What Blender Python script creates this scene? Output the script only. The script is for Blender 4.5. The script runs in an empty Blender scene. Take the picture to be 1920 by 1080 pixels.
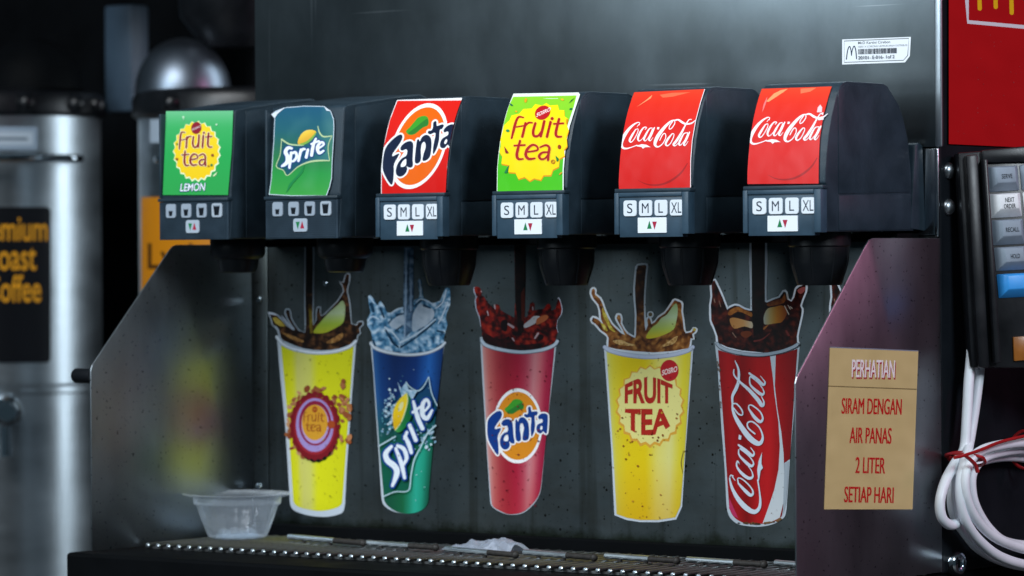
import bpy, bmesh, math, random
import numpy as np
from mathutils import Vector, Matrix, noise
random.seed(7)
S = bpy.context.scene
COL = S.collection

# ------------------------------------------------------------------ camera
FPX = 7015.2                                   # focal length in pixels of the 1920 px wide photograph
CAM = np.array([1.64240, -2.47280, -0.01538])
_yaw, _pit, _rol = 0.6487, -0.0080, -0.0063
_F = np.array([-math.sin(_yaw)*math.cos(_pit), math.cos(_yaw)*math.cos(_pit), math.sin(_pit)])
_r = np.array([math.cos(_yaw), math.sin(_yaw), 0.0]); _u = np.cross(_r, _F)
_R = _r*math.cos(_rol) + _u*math.sin(_rol); _U = -_r*math.sin(_rol) + _u*math.cos(_rol)
cd = bpy.data.cameras.new('camera'); cam = bpy.data.objects.new('camera', cd); COL.objects.link(cam)
cam.matrix_world = Matrix(((_R[0], _U[0], -_F[0], CAM[0]), (_R[1], _U[1], -_F[1], CAM[1]),
                           (_R[2], _U[2], -_F[2], CAM[2]), (0, 0, 0, 1)))
cd.sensor_width = 36; cd.lens = FPX/1920*36; cd.clip_end = 60; cd.clip_start = .05
cd.dof.use_dof = True; cd.dof.focus_distance = 3.04; cd.dof.aperture_fstop = 8.0
S.camera = cam

# ------------------------------------------------------------------ light
W = bpy.data.worlds.new('World'); S.world = W; W.use_nodes = True
W.node_tree.nodes['Background'].inputs[0].default_value = (.30, .48, .60, 1)
W.node_tree.nodes['Background'].inputs[1].default_value = .07
def area(name, loc, aim, sx, sy, power, color=(1, 1, 1)):
    d = bpy.data.lights.new(name, 'AREA'); d.shape = 'RECTANGLE'; d.size = sx; d.size_y = sy
    d.energy = power; d.color = color
    o = bpy.data.objects.new(name, d); COL.objects.link(o); o.location = loc
    o.rotation_euler = (Vector(aim)-Vector(loc)).to_track_quat('-Z', 'Y').to_euler(); return o
area('ceiling_lamp', (-.25, -1.9, 1.75), (-.28, .1, -.05), 1.5, .9, 58, (.93, .97, 1))
area('left_lamp', (-.90, -2.3, .85), (.0, .15, .15), 1.05, 1.1, 30, (.76, .90, 1))
area('added_pink_fill', (2.2, 1.0, .85), (.08, .1, -.05), .5, .7, 11, (1, .34, .56))  # unseen pink light, added to give the right guard its purple reflection
area('right_front_lamp', (2.5, -1.0, 1.2), (.08, .1, -.05), .7, .7, 52, (.82, .92, 1))
area('back_lamp', (-.27, 1.40, .35), (-1.2, .62, .0), .42, 1.5, 10, (.80, .92, 1))
S.view_settings.view_transform = 'Standard'; S.view_settings.look = 'None'
S.view_settings.exposure = 0; S.view_settings.gamma = 1; S.view_settings.use_curve_mapping = False
S.cycles.max_bounces = 10; S.cycles.transparent_max_bounces = 12

# ------------------------------------------------------------------ photograph pixel -> point on a real surface
def ray(x, y): return _F + _R*(x-960)/FPX - _U*(y-540)/FPX
def on(ax, v, x, y):
    d = ray(x, y); return CAM + d*((v-CAM[ax])/d[ax])
def onplane(p0, n, x, y):
    d = ray(x, y); return CAM + d*(np.dot(p0-CAM, n)/np.dot(d, n))
def on_cyl(c, r, x, y, off=0):
    d = ray(x, y); o = CAM[:2]-np.array(c); a = d[:2]@d[:2]; b = o@d[:2]; k = o@o-(r+off)**2
    q = max(b*b-a*k, 0); return CAM + d*((-b-math.sqrt(q))/a)

# ------------------------------------------------------------------ colour
def lin(c):
    return tuple((v/12.92 if v <= .04045 else ((v+.055)/1.055)**2.4) for v in c)
def hx(h):
    h = h.lstrip('#'); return tuple(int(h[i:i+2], 16)/255 for i in (0, 2, 4))
def mixc(a, b, t):
    t = min(max(t, 0), 1); return tuple(a[i]*(1-t)+b[i]*t for i in range(3))
def ramp(u, stops):
    if u <= stops[0][0]: return hx(stops[0][1])
    for (a, ca), (b, cb) in zip(stops, stops[1:]):
        if u <= b: return mixc(hx(ca), hx(cb), (u-a)/(b-a))
    return hx(stops[-1][1])
def noisy(cols, sc=9, seed=0, sharp=1.6):
    """printed liquid: colours wander through the list with a noise"""
    def f(x, y):
        n = noise.fractal((x/sc, y/sc, seed*3.7), 1, 2, 3)*.5*sharp + .5
        return ramp(n, [(i/(len(cols)-1), c) for i, c in enumerate(cols)])
    return f

# ------------------------------------------------------------------ materials
def mat(name):
    m = bpy.data.materials.new(name); m.use_nodes = True
    nt = m.node_tree; return m, nt, nt.nodes['Principled BSDF']
def nd(nt, t, **kw):
    n = nt.nodes.new(t)
    for k, v in kw.items(): setattr(n, k, v)
    return n
def coords(nt, scale=(1, 1, 1)):
    t = nd(nt, 'ShaderNodeTexCoord'); mp = nd(nt, 'ShaderNodeMapping'); mp.inputs['Scale'].default_value = scale
    nt.links.new(t.outputs['Object'], mp.inputs['Vector']); return mp.outputs['Vector']
def noise_tex(nt, vec, scale, detail=4, rough=.55):
    n = nd(nt, 'ShaderNodeTexNoise'); n.inputs['Scale'].default_value = scale
    n.inputs['Detail'].default_value = detail; n.inputs['Roughness'].default_value = rough
    nt.links.new(vec, n.inputs['Vector']); return n.outputs['Fac']
def rmp(nt, fac, stops):
    r = nd(nt, 'ShaderNodeValToRGB'); e = r.color_ramp.elements
    while len(e) < len(stops): e.new(.5)
    for k, (p, c) in zip(e, stops):
        k.position = p; k.color = (c, c, c, 1) if isinstance(c, (int, float)) else (*c, 1)
    nt.links.new(fac, r.inputs['Fac']); return r.outputs['Color']
def bump(nt, b, h, strength, dist):
    n = nd(nt, 'ShaderNodeBump'); n.inputs['Strength'].default_value = strength; n.inputs['Distance'].default_value = dist
    nt.links.new(h, n.inputs['Height']); nt.links.new(n.outputs['Normal'], b.inputs['Normal'])
def mul(nt, a, c):
    m = nd(nt, 'ShaderNodeMix', data_type='RGBA', blend_type='MULTIPLY'); m.inputs[0].default_value = 1
    nt.links.new(a, m.inputs[6]); nt.links.new(c, m.inputs[7]); return m.outputs[2]
def m_metal(name, lo, hi, r0, r1, scale=(6, 6, 1.2), dirt=None, bmp=.05, tint=(.90, 1.0, 1.08)):
    lo = tuple(lo*t for t in tint); hi = tuple(min(1, hi*t) for t in tint)
    m, nt, b = mat(name); b.inputs['Metallic'].default_value = 1
    v = coords(nt, scale); n = noise_tex(nt, v, 2.5, 5, .6)
    c = rmp(nt, n, [(.3, lo), (.7, hi)])
    fine = noise_tex(nt, coords(nt, (40, 40, 4)), 8, 3)
    if dirt:
        d = noise_tex(nt, coords(nt), dirt, 3, .5)
        c = mul(nt, c, rmp(nt, d, [(.29, .25), (.34, 1)]))
    nt.links.new(c, b.inputs['Base Color'])
    nt.links.new(rmp(nt, n, [(.3, r0), (.7, r1)]), b.inputs['Roughness'])
    bump(nt, b, fine, bmp, .0005)
    return m
def m_plain(name, col, rough=.45, var=.25, sc=60, bmp=.1, spec=.5, metal=0):
    m, nt, b = mat(name); n = noise_tex(nt, coords(nt), sc, 4)
    lo = tuple(c*(1-var) for c in col); hi = tuple(min(1, c*(1+var)) for c in col)
    nt.links.new(rmp(nt, n, [(.3, lo), (.7, hi)]), b.inputs['Base Color'])
    nt.links.new(rmp(nt, n, [(.3, rough*.85), (.7, min(1, rough*1.15))]), b.inputs['Roughness'])
    b.inputs['Specular IOR Level'].default_value = spec; b.inputs['Metallic'].default_value = metal
    bump(nt, b, noise_tex(nt, coords(nt), sc*14, 2), bmp, .0004)
    return m
def m_print(name, rough=.35, spec=.4, wrinkle=.15, wsc=28, grime=True):
    m, nt, b = mat(name); a = nd(nt, 'ShaderNodeVertexColor', layer_name='Col'); c = a.outputs['Color']
    if grime:
        g = noise_tex(nt, coords(nt), 240, 3, .6)
        c = mul(nt, c, rmp(nt, g, [(.27, (.35, .28, .25)), (.34, (1, 1, 1))]))
    nt.links.new(c, b.inputs['Base Color']); b.inputs['Roughness'].default_value = rough
    b.inputs['Specular IOR Level'].default_value = spec
    bump(nt, b, noise_tex(nt, coords(nt), wsc, 2), wrinkle, .004)
    return m
M = {}
M['steel'] = m_metal('brushed_steel', .25, .33, .29, .34, (5, 5, 2.2), tint=(.86, 1.0, 1.08))
M['splash'] = m_metal('stained_steel', .10, .135, .38, .42, (7, 7, 6), dirt=330, bmp=.10, tint=(.84, 1.02, 1.08))
def scratches(m):
    nt = m.node_tree; b = nt.nodes['Principled BSDF']; c = b.inputs['Base Color'].links[0].from_socket
    for sc, lo in (((70, 70, 1.6), .69), ((3, 3, 160), .70)):
        n = noise_tex(nt, coords(nt, sc), 1.0, 2, .5)
        mx = nd(nt, 'ShaderNodeMix', data_type='RGBA'); nt.links.new(rmp(nt, n, [(lo, 0), (lo+.03, .45)]), mx.inputs[0])
        nt.links.new(c, mx.inputs[6]); mx.inputs[7].default_value = (.75, .8, .85, 1); c = mx.outputs[2]
    w = noise_tex(nt, coords(nt, (9, 9, 9)), 1.6, 6, .65)
    c = mul(nt, c, rmp(nt, w, [(.35, (.88, .88, .86)), (.65, (1.0, 1.0, 1.0))]))
    nt.links.new(c, b.inputs['Base Color'])
scratches(M['steel'])
def stains(m):
    nt = m.node_tree; b = nt.nodes['Principled BSDF']; src = b.inputs['Base Color'].links[0].from_socket
    c = src
    for sc, rad, keep in ((150, .16, .62), (75, .10, .55)):
        v = nd(nt, 'ShaderNodeTexVoronoi'); v.inputs['Scale'].default_value = sc; nt.links.new(coords(nt, (1, .3, 1)), v.inputs['Vector'])
        sp = nd(nt, 'ShaderNodeSeparateColor'); nt.links.new(v.outputs['Color'], sp.inputs['Color'])
        gt = nd(nt, 'ShaderNodeMath', operation='GREATER_THAN'); gt.inputs[1].default_value = keep; nt.links.new(sp.outputs[0], gt.inputs[0])
        rr = nd(nt, 'ShaderNodeMath', operation='MULTIPLY'); nt.links.new(sp.outputs[1], rr.inputs[0]); rr.inputs[1].default_value = rad
        lt = nd(nt, 'ShaderNodeMath', operation='LESS_THAN'); nt.links.new(v.outputs['Distance'], lt.inputs[0]); nt.links.new(rr.outputs[0], lt.inputs[1])
        an = nd(nt, 'ShaderNodeMath', operation='MULTIPLY'); nt.links.new(gt.outputs[0], an.inputs[0]); nt.links.new(lt.outputs[0], an.inputs[1])
        c = mul(nt, c, rmp(nt, an.outputs[0], [(0, (1, 1, 1)), (1, (.16, .13, .11))]))
    rn = noise_tex(nt, coords(nt, (55, 55, 2.2)), 1.0, 3, .6)
    c = mul(nt, c, rmp(nt, rn, [(.56, (1, 1, 1)), (.66, (.70, .68, .64))]))
    wp_ = noise_tex(nt, coords(nt, (4, 4, 10)), 1.5, 6, .7)
    c = mul(nt, c, rmp(nt, wp_, [(.38, (.86, .80, .74)), (.58, (1, 1, 1))]))
    # grime with a ragged upper edge along the foot of the panel
    t = nd(nt, 'ShaderNodeTexCoord'); sx = nd(nt, 'ShaderNodeSeparateXYZ'); nt.links.new(t.outputs['Object'], sx.inputs[0])
    ng = noise_tex(nt, coords(nt, (1, 1, 1)), 45, 5, .65)
    mm = nd(nt, 'ShaderNodeMath', operation='MULTIPLY_ADD'); nt.links.new(ng, mm.inputs[0]); mm.inputs[1].default_value = -.03; nt.links.new(sx.outputs[2], mm.inputs[2])
    z0 = -.2585+.42
    mr = nd(nt, 'ShaderNodeMapRange'); nt.links.new(mm.outputs[0], mr.inputs[0]); mr.inputs[1].default_value = z0-.016; mr.inputs[2].default_value = z0-.006
    c = mul(nt, c, rmp(nt, mr.outputs[0], [(0, (.34, .36, .26)), (1, (1, 1, 1))]))
    nt.links.new(c, b.inputs['Base Color'])
stains(M['splash'])
M['wing'] = m_metal('wing_steel', .30, .44, .30, .38, (5, 5, 2), dirt=300)
M['trim'] = m_metal('bright_steel', .55, .75, .2, .3)
M['darksteel'] = m_plain('dark_cabinet_paint', (.006, .008, .011), .5, .3, 20, .1, .15)
M['rod'] = m_metal('worn_bright_steel', .75, .95, .3, .42)
M['matt_print'] = m_print('matt_poster', .6, .06, .03, grime=False)
M['urn'] = m_metal('urn_steel', .42, .58, .30, .40, (2, 2, 8))
M['chrome'] = m_metal('chrome', .7, .85, .08, .14)
M['valve'] = m_plain('charcoal_plastic', (.018, .033, .047), .45, .25, 40, .35, .3)
nt = M['valve'].node_tree; b = nt.nodes['Principled BSDF']; c = b.inputs['Base Color'].links[0].from_socket
mx = nd(nt, 'ShaderNodeMix', data_type='RGBA'); nt.links.new(rmp(nt, noise_tex(nt, coords(nt), 420, 3, .6), [(.70, 0), (.76, .5)]), mx.inputs[0])
nt.links.new(c, mx.inputs[6]); mx.inputs[7].default_value = (.12, .16, .18, 1); nt.links.new(mx.outputs[2], b.inputs['Base Color'])
M['panel'] = m_plain('slate_plastic', (.030, .062, .095), .45, .2, 50, .2, .4)
M['panel_dark'] = m_plain('dark_slate_plastic', (.017, .033, .050), .5, .2, 50, .3, .3)
M['black'] = m_plain('black_plastic', (.006, .007, .009), .35, .3, 40, .1, .4)
M['matblack'] = m_plain('matt_black', (.0022, .0028, .0036), .7, .3, 20, .1, .06)
M['wall'] = m_plain('dark_wall', (.004, .005, .007), .8, .3, 3, .05, .1)
M['counter'] = m_plain('dark_counter', (.01, .011, .012), .5, .3, 20)
M['grille'] = m_metal('grille_steel', .14, .27, .38, .5, (30, 30, 30), dirt=120, tint=(.98, 1, 1))
M['dome'] = m_metal('satin_dome_steel', .20, .28, .36, .44, (3, 3, 3), tint=(.8, .95, 1.15))
M['column'] = m_plain('blue_grey_enamel', (.035, .06, .09), .5, .2, 10)
M['print'] = m_print('printed_vinyl', .42, .2, .10)
M['gloss'] = m_print('glossy_vinyl', .32, .22, .3, 26, grime=False)
M['label'] = m_print('satin_label', .42, .22, .05, grime=False)
M['cable'] = m_plain('white_cable', (.80, .86, .92), .45, .06, 30, .1)
M['tie'] = m_plain('red_plastic_tie', (.35, .012, .014), .35, .15, 60)
M['key_grey'] = m_plain('grey_key', (.21, .26, .32), .6, .12, 80)
M['key_white'] = m_plain('white_key', (.68, .71, .74), .6, .1, 80)
M['key_blue'] = m_plain('blue_key', (.03, .27, .68), .4, .1, 80)
M['rod_dirty'] = m_plain('rusty_rod_end', (.022, .019, .017), .6, .5, 200, .4)
m, nt, b = mat('clear_plastic'); b.inputs['Base Color'].default_value = (.80, .87, .95, 1); b.inputs['Roughness'].default_value = .04; b.inputs['Specular IOR Level'].default_value = 1
bump(nt, b, noise_tex(nt, coords(nt), 48, 1), .45, .008)
tr_ = nd(nt, 'ShaderNodeBsdfTransparent'); tr_.inputs[0].default_value = (.96, .98, 1, 1); ms = nd(nt, 'ShaderNodeMixShader'); lw = nd(nt, 'ShaderNodeLayerWeight'); lw.inputs[0].default_value = .45
nt.links.new(rmp(nt, lw.outputs['Facing'], [(0, .07), (.5, .11), (.85, .42), (1, .8)]), ms.inputs[0])
nt.links.new(tr_.outputs[0], ms.inputs[1]); nt.links.new(b.outputs[0], ms.inputs[2]); nt.links.new(ms.outputs[0], nt.nodes['Material Output'].inputs[0]); M['clear'] = m
m, nt, b = mat('milky_film'); b.inputs['Base Color'].default_value = (.62, .68, .80, 1); b.inputs['Roughness'].default_value = .3
b.inputs['Transmission Weight'].default_value = .3; b.inputs['Alpha'].default_value = .8
bump(nt, b, noise_tex(nt, coords(nt), 130, 4), .6, .003); M['film'] = m
m, nt, b = mat('drip_plastic'); b.inputs['Base Color'].default_value = (.005, .006, .008, 1); b.inputs['Roughness'].default_value = .38; b.inputs['Specular IOR Level'].default_value = .35
bump(nt, b, noise_tex(nt, coords(nt), 70, 3), .15, .002); M['nozzle'] = m

# ------------------------------------------------------------------ objects
def wloc(o):
    v = Vector((0, 0, 0))
    while o is not None: v += o.location; o = o.parent
    return v
def link(name, me, mats, parent=None, smooth=False):
    o = bpy.data.objects.new(name, me); COL.objects.link(o)
    for m_ in (mats if isinstance(mats, (list, tuple)) else [mats]): me.materials.append(m_)
    if parent: o.parent = parent; me.transform(Matrix.Translation(-wloc(parent)))
    if smooth:
        me.polygons.foreach_set('use_smooth', [True]*len(me.polygons))
        me.set_sharp_from_angle(angle=math.radians(38))
    return o
def obj(name, bm, mats, parent=None, smooth=False):
    bmesh.ops.recalc_face_normals(bm, faces=bm.faces)
    me = bpy.data.meshes.new(name); bm.to_mesh(me); bm.free(); return link(name, me, mats, parent, smooth)
def thing(name, loc, label, cat, group=None):
    o = bpy.data.objects.new(name, None); COL.objects.link(o); o.location = loc; o.empty_display_size = .05
    o['label'] = label; o['category'] = cat
    if group: o['group'] = group
    return o
def struct(o): o['kind'] = 'structure'; return o
def bevel(bm, w, seg=2, edges=None):
    if w > 0: bmesh.ops.bevel(bm, geom=edges or list(bm.edges), offset=w, segments=seg, affect='EDGES', profile=.5, clamp_overlap=True)
def box(lo, hi, bev=0, seg=2, bm=None, mi=0):
    b2 = bmesh.new(); r = bmesh.ops.create_cube(b2, size=1)
    for v in b2.verts: v.co = Vector([lo[i]+(v.co[i]+.5)*(hi[i]-lo[i]) for i in range(3)])
    bevel(b2, bev, seg)
    for f in b2.faces: f.material_index = mi
    return merge(bm, b2)
def merge(bm, b2):
    if bm is None: return b2
    me = bpy.data.meshes.new('t'); b2.to_mesh(me); b2.free(); bm.from_mesh(me); bpy.data.meshes.remove(me); return bm
def prism(prof, axis, a, c, bev=0, bm=None, seg=2, mi=0):
    """closed 2-D outline in the two other axes, pulled along axis from a to c"""
    b2 = bmesh.new(); oth = [i for i in range(3) if i != axis]
    def P(p, t):
        q = [0, 0, 0]; q[axis] = t; q[oth[0]] = p[0]; q[oth[1]] = p[1]; return q
    v0 = [b2.verts.new(P(p, a)) for p in prof]; v1 = [b2.verts.new(P(p, c)) for p in prof]; n = len(prof)
    b2.faces.new(v0); b2.faces.new(v1[::-1])
    for i in range(n): b2.faces.new((v0[i], v1[i], v1[(i+1) % n], v0[(i+1) % n]))
    bmesh.ops.recalc_face_normals(b2, faces=b2.faces); bevel(b2, bev, seg)
    for f in b2.faces: f.material_index = mi
    return merge(bm, b2)
def lathe(prof, origin, axis='Z', n=40, bm=None, arc=None, mi=0, wob=None):
    """profile of (radius, height) turned about an axis through origin"""
    b2 = bmesh.new(); rows = []; full = arc is None
    a0, a1 = arc or (0, 2*math.pi); cnt = n if full else n+1
    for r, h in prof:
        row = []
        for k in range(cnt):
            t = a0+(a1-a0)*k/n; rr = r*(wob(t, h+origin[2]) if wob else 1)
            p = (rr*math.cos(t), rr*math.sin(t), h)
            if axis == 'X': p = (p[2], p[0], p[1])
            if axis == 'Y': p = (p[0], -p[2], p[1])       # grows towards -Y
            row.append(b2.verts.new(Vector(origin)+Vector(p)))
        rows.append(row)
    for i in range(len(rows)-1):
        for k in range(n):
            k2 = (k+1) % cnt
            b2.faces.new((rows[i][k], rows[i][k2], rows[i+1][k2], rows[i+1][k]))
    bmesh.ops.remove_doubles(b2, verts=b2.verts, dist=1e-7)
    for f in b2.faces: f.material_index = mi
    return merge(bm, b2)
def spline(pts, n=8, closed=False):
    P = [np.array(p, float) for p in pts]; out = []; L = len(P)
    for i in range(L if closed else L-1):
        if closed: p0, p1, p2, p3 = P[i-1], P[i], P[(i+1) % L], P[(i+2) % L]
        else: p0, p1, p2, p3 = P[max(i-1, 0)], P[i], P[i+1], P[min(i+2, L-1)]
        for k in range(n):
            t = k/n
            out.append(.5*((2*p1)+(-p0+p2)*t+(2*p0-5*p1+4*p2-p3)*t*t+(-p0+3*p1-3*p2+p3)*t**3))
    if not closed: out.append(P[-1])
    return out
def tube(pts, r, bm=None, n=10, mi=0, closed=False):
    b2 = bmesh.new(); P = [Vector(p) for p in pts]; rows = []; up = Vector((.13, .31, .94)); L = len(P)
    for i, p in enumerate(P):
        t = (P[(i+1) % L]-P[i-1]) if closed else (P[min(i+1, L-1)]-P[max(i-1, 0)])
        t.normalize(); a = t.cross(up)
        if a.length < 1e-4: a = t.cross(Vector((1, 0, 0)))
        a.normalize(); c = t.cross(a); up = -a.cross(t) if False else c
        up = t.cross(a)*-1 if False else up
        rows.append([b2.verts.new(p+(a*math.cos(2*math.pi*k/n)+t.cross(a)*math.sin(2*math.pi*k/n))*r) for k in range(n)])
        up = t.cross(a)
        up = -up if False else up
        up = a.cross(t)
    for i in range(L if closed else L-1):
        A, B = rows[i], rows[(i+1) % L]
        for k in range(n): b2.faces.new((A[k], A[(k+1) % n], B[(k+1) % n], B[k]))
    if not closed: b2.faces.new(rows[0][::-1]); b2.faces.new(rows[-1])
    for f in b2.faces: f.material_index = mi
    return merge(bm, b2)

# ------------------------------------------------------------------ flat printed artwork lying on a surface
_tc = {}
def text_mesh(s, bold=0.0):
    k = (s, bold)
    if k not in _tc:
        cu = bpy.data.curves.new('t', 'FONT'); cu.body = s; cu.offset = bold*.42; cu.resolution_u = 4
        o = bpy.data.objects.new('t', cu); COL.objects.link(o); bpy.context.view_layer.update()
        me = bpy.data.meshes.new_from_object(o.evaluated_get(bpy.context.evaluated_depsgraph_get()))
        V = np.array([v.co[:2] for v in me.vertices]); Fc = [tuple(p.vertices) for p in me.polygons]
        lo, hi = V.min(0), V.max(0); _tc[k] = ((V-lo)/(hi-lo), Fc)
        bpy.data.objects.remove(o); bpy.data.curves.remove(cu); bpy.data.meshes.remove(me)
    return _tc[k]
STEP, RAMP = 14e-6, 1.2e-7
class Art:
    def __init__(self, mapf, tr=None, base=.0004, dc=None): self.m = mapf; self.tr = tr; self.items = []; self.off = base; self.extra = []; self.dc = dc
    def _t(self, pts): return [self.tr(*p[:2]) for p in pts] if self.tr else [tuple(p[:2]) for p in pts]
    def _k(self):
        if not self.tr: return 1
        a = np.array(self.tr(0, 0)); b_ = np.array(self.tr(100, 0)); c = np.array(self.tr(0, 100))
        return math.sqrt(abs((b_-a)[0]*(c-a)[1]-(b_-a)[1]*(c-a)[0]))/100
    def _add(self, V, Fc, col, cut=None, ramp_=None):
        self.items.append((V, Fc, col if callable(col) else hx(col), cut or (self.dc if ramp_ is None else None), self.off, ramp_)); self.off += STEP
    def poly(self, pts, col, cut=None, smooth=0, holes=()):
        P = self._t(pts)
        if smooth: P = [tuple(p) for p in spline(P, smooth, True)]
        Hs = [[tuple(p) for p in (spline(self._t(h), smooth, True) if smooth else self._t(h))] for h in holes]
        bm = bmesh.new(); ed = []
        for loop in [P]+Hs:
            vs = [bm.verts.new((x, y, 0)) for x, y in loop]
            ed += [bm.edges.new((vs[i], vs[(i+1) % len(vs)])) for i in range(len(vs))]
        bmesh.ops.triangle_fill(bm, use_beauty=True, edges=ed)
        bm.verts.index_update(); V = [(v.co.x, v.co.y) for v in bm.verts]
        Fc = [tuple(v.index for v in f.verts) for f in bm.faces]; bm.free(); self._add(V, Fc, col, cut); return P
    def ell(self, cx, cy, rx, ry, col, rot=0, n=40, cut=None, jag=None):
        pts = []
        for k in range(n):
            t = 2*math.pi*k/n; j = jag(t) if jag else 1
            x, y = rx*j*math.cos(t), ry*j*math.sin(t); c, s_ = math.cos(rot), math.sin(rot)
            pts.append((cx+x*c-y*s_, cy+x*s_+y*c))
        return self.poly(pts, col, cut)
    def stroke(self, pts, col, w=None, grow=0, n=7, closed=False, cap=True):
        """pts = (x, y, width); width in the same units as x and y"""
        k = self._k(); Q = []
        for p in pts:
            x, y = (self.tr(*p[:2]) if self.tr else p[:2]); Q.append((x, y, ((p[2] if len(p) > 2 else w)+grow)*k))
        Q = spline(Q, n, closed) if len(Q) > 2 or closed else [np.array(q, float) for q in Q]
        V, Fc, rp = [], [], []; L = len(Q)
        for i, q in enumerate(Q):
            t = (Q[(i+1) % L]-Q[i-1])[:2] if closed else (Q[min(i+1, L-1)]-Q[max(i-1, 0)])[:2]
            t = t/(np.linalg.norm(t)+1e-9); nn = np.array([-t[1], t[0]])*max(q[2], .05)/2
            V += [tuple(q[:2]+nn), tuple(q[:2]-nn)]; rp += [i*RAMP]*2
        for i in range(L if closed else L-1):
            a, b_ = 2*i, 2*((i+1) % L); Fc.append((a, a+1, b_+1, b_))
        if cap and not closed:
            for e, sg in ((0, -1), (L-1, 1)):
                q = Q[e]; t = (Q[min(e+1, L-1)]-Q[max(e-1, 0)])[:2]; t = t/(np.linalg.norm(t)+1e-9)*sg
                nn = np.array([-t[1], t[0]]); r = max(q[2], .05)/2; i0 = len(V)
                for a in range(9):
                    an = -math.pi/2+math.pi*a/8; V.append(tuple(q[:2]+(t*math.cos(an)+nn*math.sin(an))*r)); rp.append(e*RAMP)
                Fc.append(tuple(range(i0, i0+9)))
        self._add(V, Fc, col, None, rp)
    def outline(self, pts, col, w, n=4): self.stroke([(*p[:2], w) for p in pts], col, closed=True, n=n)
    def text(self, s, x, y, w, h, col, bold=0, wv=None, hv=None, warp=None, cut=None):
        """bounding box with lower left corner x, y (y grows downwards) or a warp of the unit square"""
        V, Fc = text_mesh(s, bold); wv = wv or (w, 0); hv = hv or (0, -h)
        P = [warp(a, b_) if warp else (x+wv[0]*a+hv[0]*b_, y+wv[1]*a+hv[1]*b_) for a, b_ in V]
        self._add(self._t(P), Fc, col, cut)
    def solid(self, bm, col): self.extra.append((bm, hx(col)))
    def build(self, name, material, parent=None, clipx=None, smooth=False):
        V, Fc, C = [], [], []
        for P, fs, col, cut, off, rp in self.items:
            if cut:
                bm = bmesh.new(); vs = [bm.verts.new((x, y, 0)) for x, y in P]
                for f in fs:
                    try: bm.faces.new([vs[i] for i in f])
                    except ValueError: pass
                A = np.array(P)
                for ax in (0, 1):
                    st = cut[ax]
                    if not st: continue
                    k = math.floor(A[:, ax].min()/st)*st+st
                    while k < A[:, ax].max():
                        co = [0, 0, 0]; co[ax] = k; no = [0, 0, 0]; no[ax] = 1
                        bmesh.ops.bisect_plane(bm, geom=bm.verts[:]+bm.edges[:]+bm.faces[:], plane_co=co, plane_no=no, dist=1e-6); k += st
                bm.verts.index_update(); P = [(v.co.x, v.co.y) for v in bm.verts]
                fs = [tuple(v.index for v in f.verts) for f in bm.faces]; bm.free(); rp = None
            i0 = len(V)
            for i, (x, y) in enumerate(P):
                V.append(tuple(self.m(x, y, off+(rp[i] if rp else 0))))
            cc = [lin(col(x, y)) for x, y in P] if callable(col) else None; c1 = None if cc else lin(col)
            for f in fs:
                Fc.append(tuple(i+i0 for i in f)); C += [(*(cc[i] if cc else c1), 1) for i in f]
        bm = bmesh.new(); lay = bm.loops.layers.float_color.new('Col'); vs = [bm.verts.new(v) for v in V]; ci = 0
        for f in Fc:
            n = len(f)
            try:
                fc = bm.faces.new([vs[i] for i in f])
                for lp, c in zip(fc.loops, C[ci:ci+n]): lp[lay] = c
            except ValueError: pass
            ci += n
        vd = Vector(CAM)                                  # make every printed face look outwards
        for f in bm.faces:
            f.normal_update()
            if f.normal.dot(vd-f.calc_center_median()) < 0: f.normal_flip()
        if clipx:
            for x, sg in ((clipx[0], -1), (clipx[1], 1)):
                bmesh.ops.bisect_plane(bm, geom=bm.verts[:]+bm.edges[:]+bm.faces[:], plane_co=(x, 0, 0), plane_no=(sg, 0, 0), dist=1e-7, clear_outer=True)
        for eb, c in self.extra:
            bmesh.ops.recalc_face_normals(eb, faces=eb.faces)
            n0 = len(bm.faces); me = bpy.data.meshes.new('t'); eb.to_mesh(me); eb.free(); bm.from_mesh(me); bpy.data.meshes.remove(me)
            bm.faces.ensure_lookup_table(); lay = bm.loops.layers.float_color['Col']
            for f in bm.faces[n0:]:
                for lp in f.loops: lp[lay] = (*lin(c), 1)
        me = bpy.data.meshes.new(name); bm.to_mesh(me); bm.free()
        return link(name, me, material, parent, smooth)
def affine(src, dst):
    A = np.c_[np.array(src, float), np.ones(len(src))]; X = np.linalg.lstsq(A, np.array(dst, float), rcond=None)[0]
    return lambda x, y: (x*X[0, 0]+y*X[1, 0]+X[2, 0], x*X[0, 1]+y*X[1, 1]+X[2, 1])
def crop(ox, oy, s): return lambda x, y: (ox+x/s, oy+y/s)
def comp(f, g): return lambda x, y: g(*f(x, y))

# main planes, metres
YS, XL, XR = .152, -.650, .0886
ZG, ZB, ZC = -.270, -.274, -.42
splash_map = lambda x, y, o: on(1, YS-o, x, y)
wing_map = lambda x, y, o: on(0, XR+o, x, y)

# ================================================================== SETTING
struct(obj('counter', box((-3.2, -.35, ZC-.04), (1.2, 1.6, ZC)), M['counter']))
struct(obj('back_wall', box((-4.5, 1.6, -1.4), (2.5, 1.66, 2.2)), M['wall']))

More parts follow.
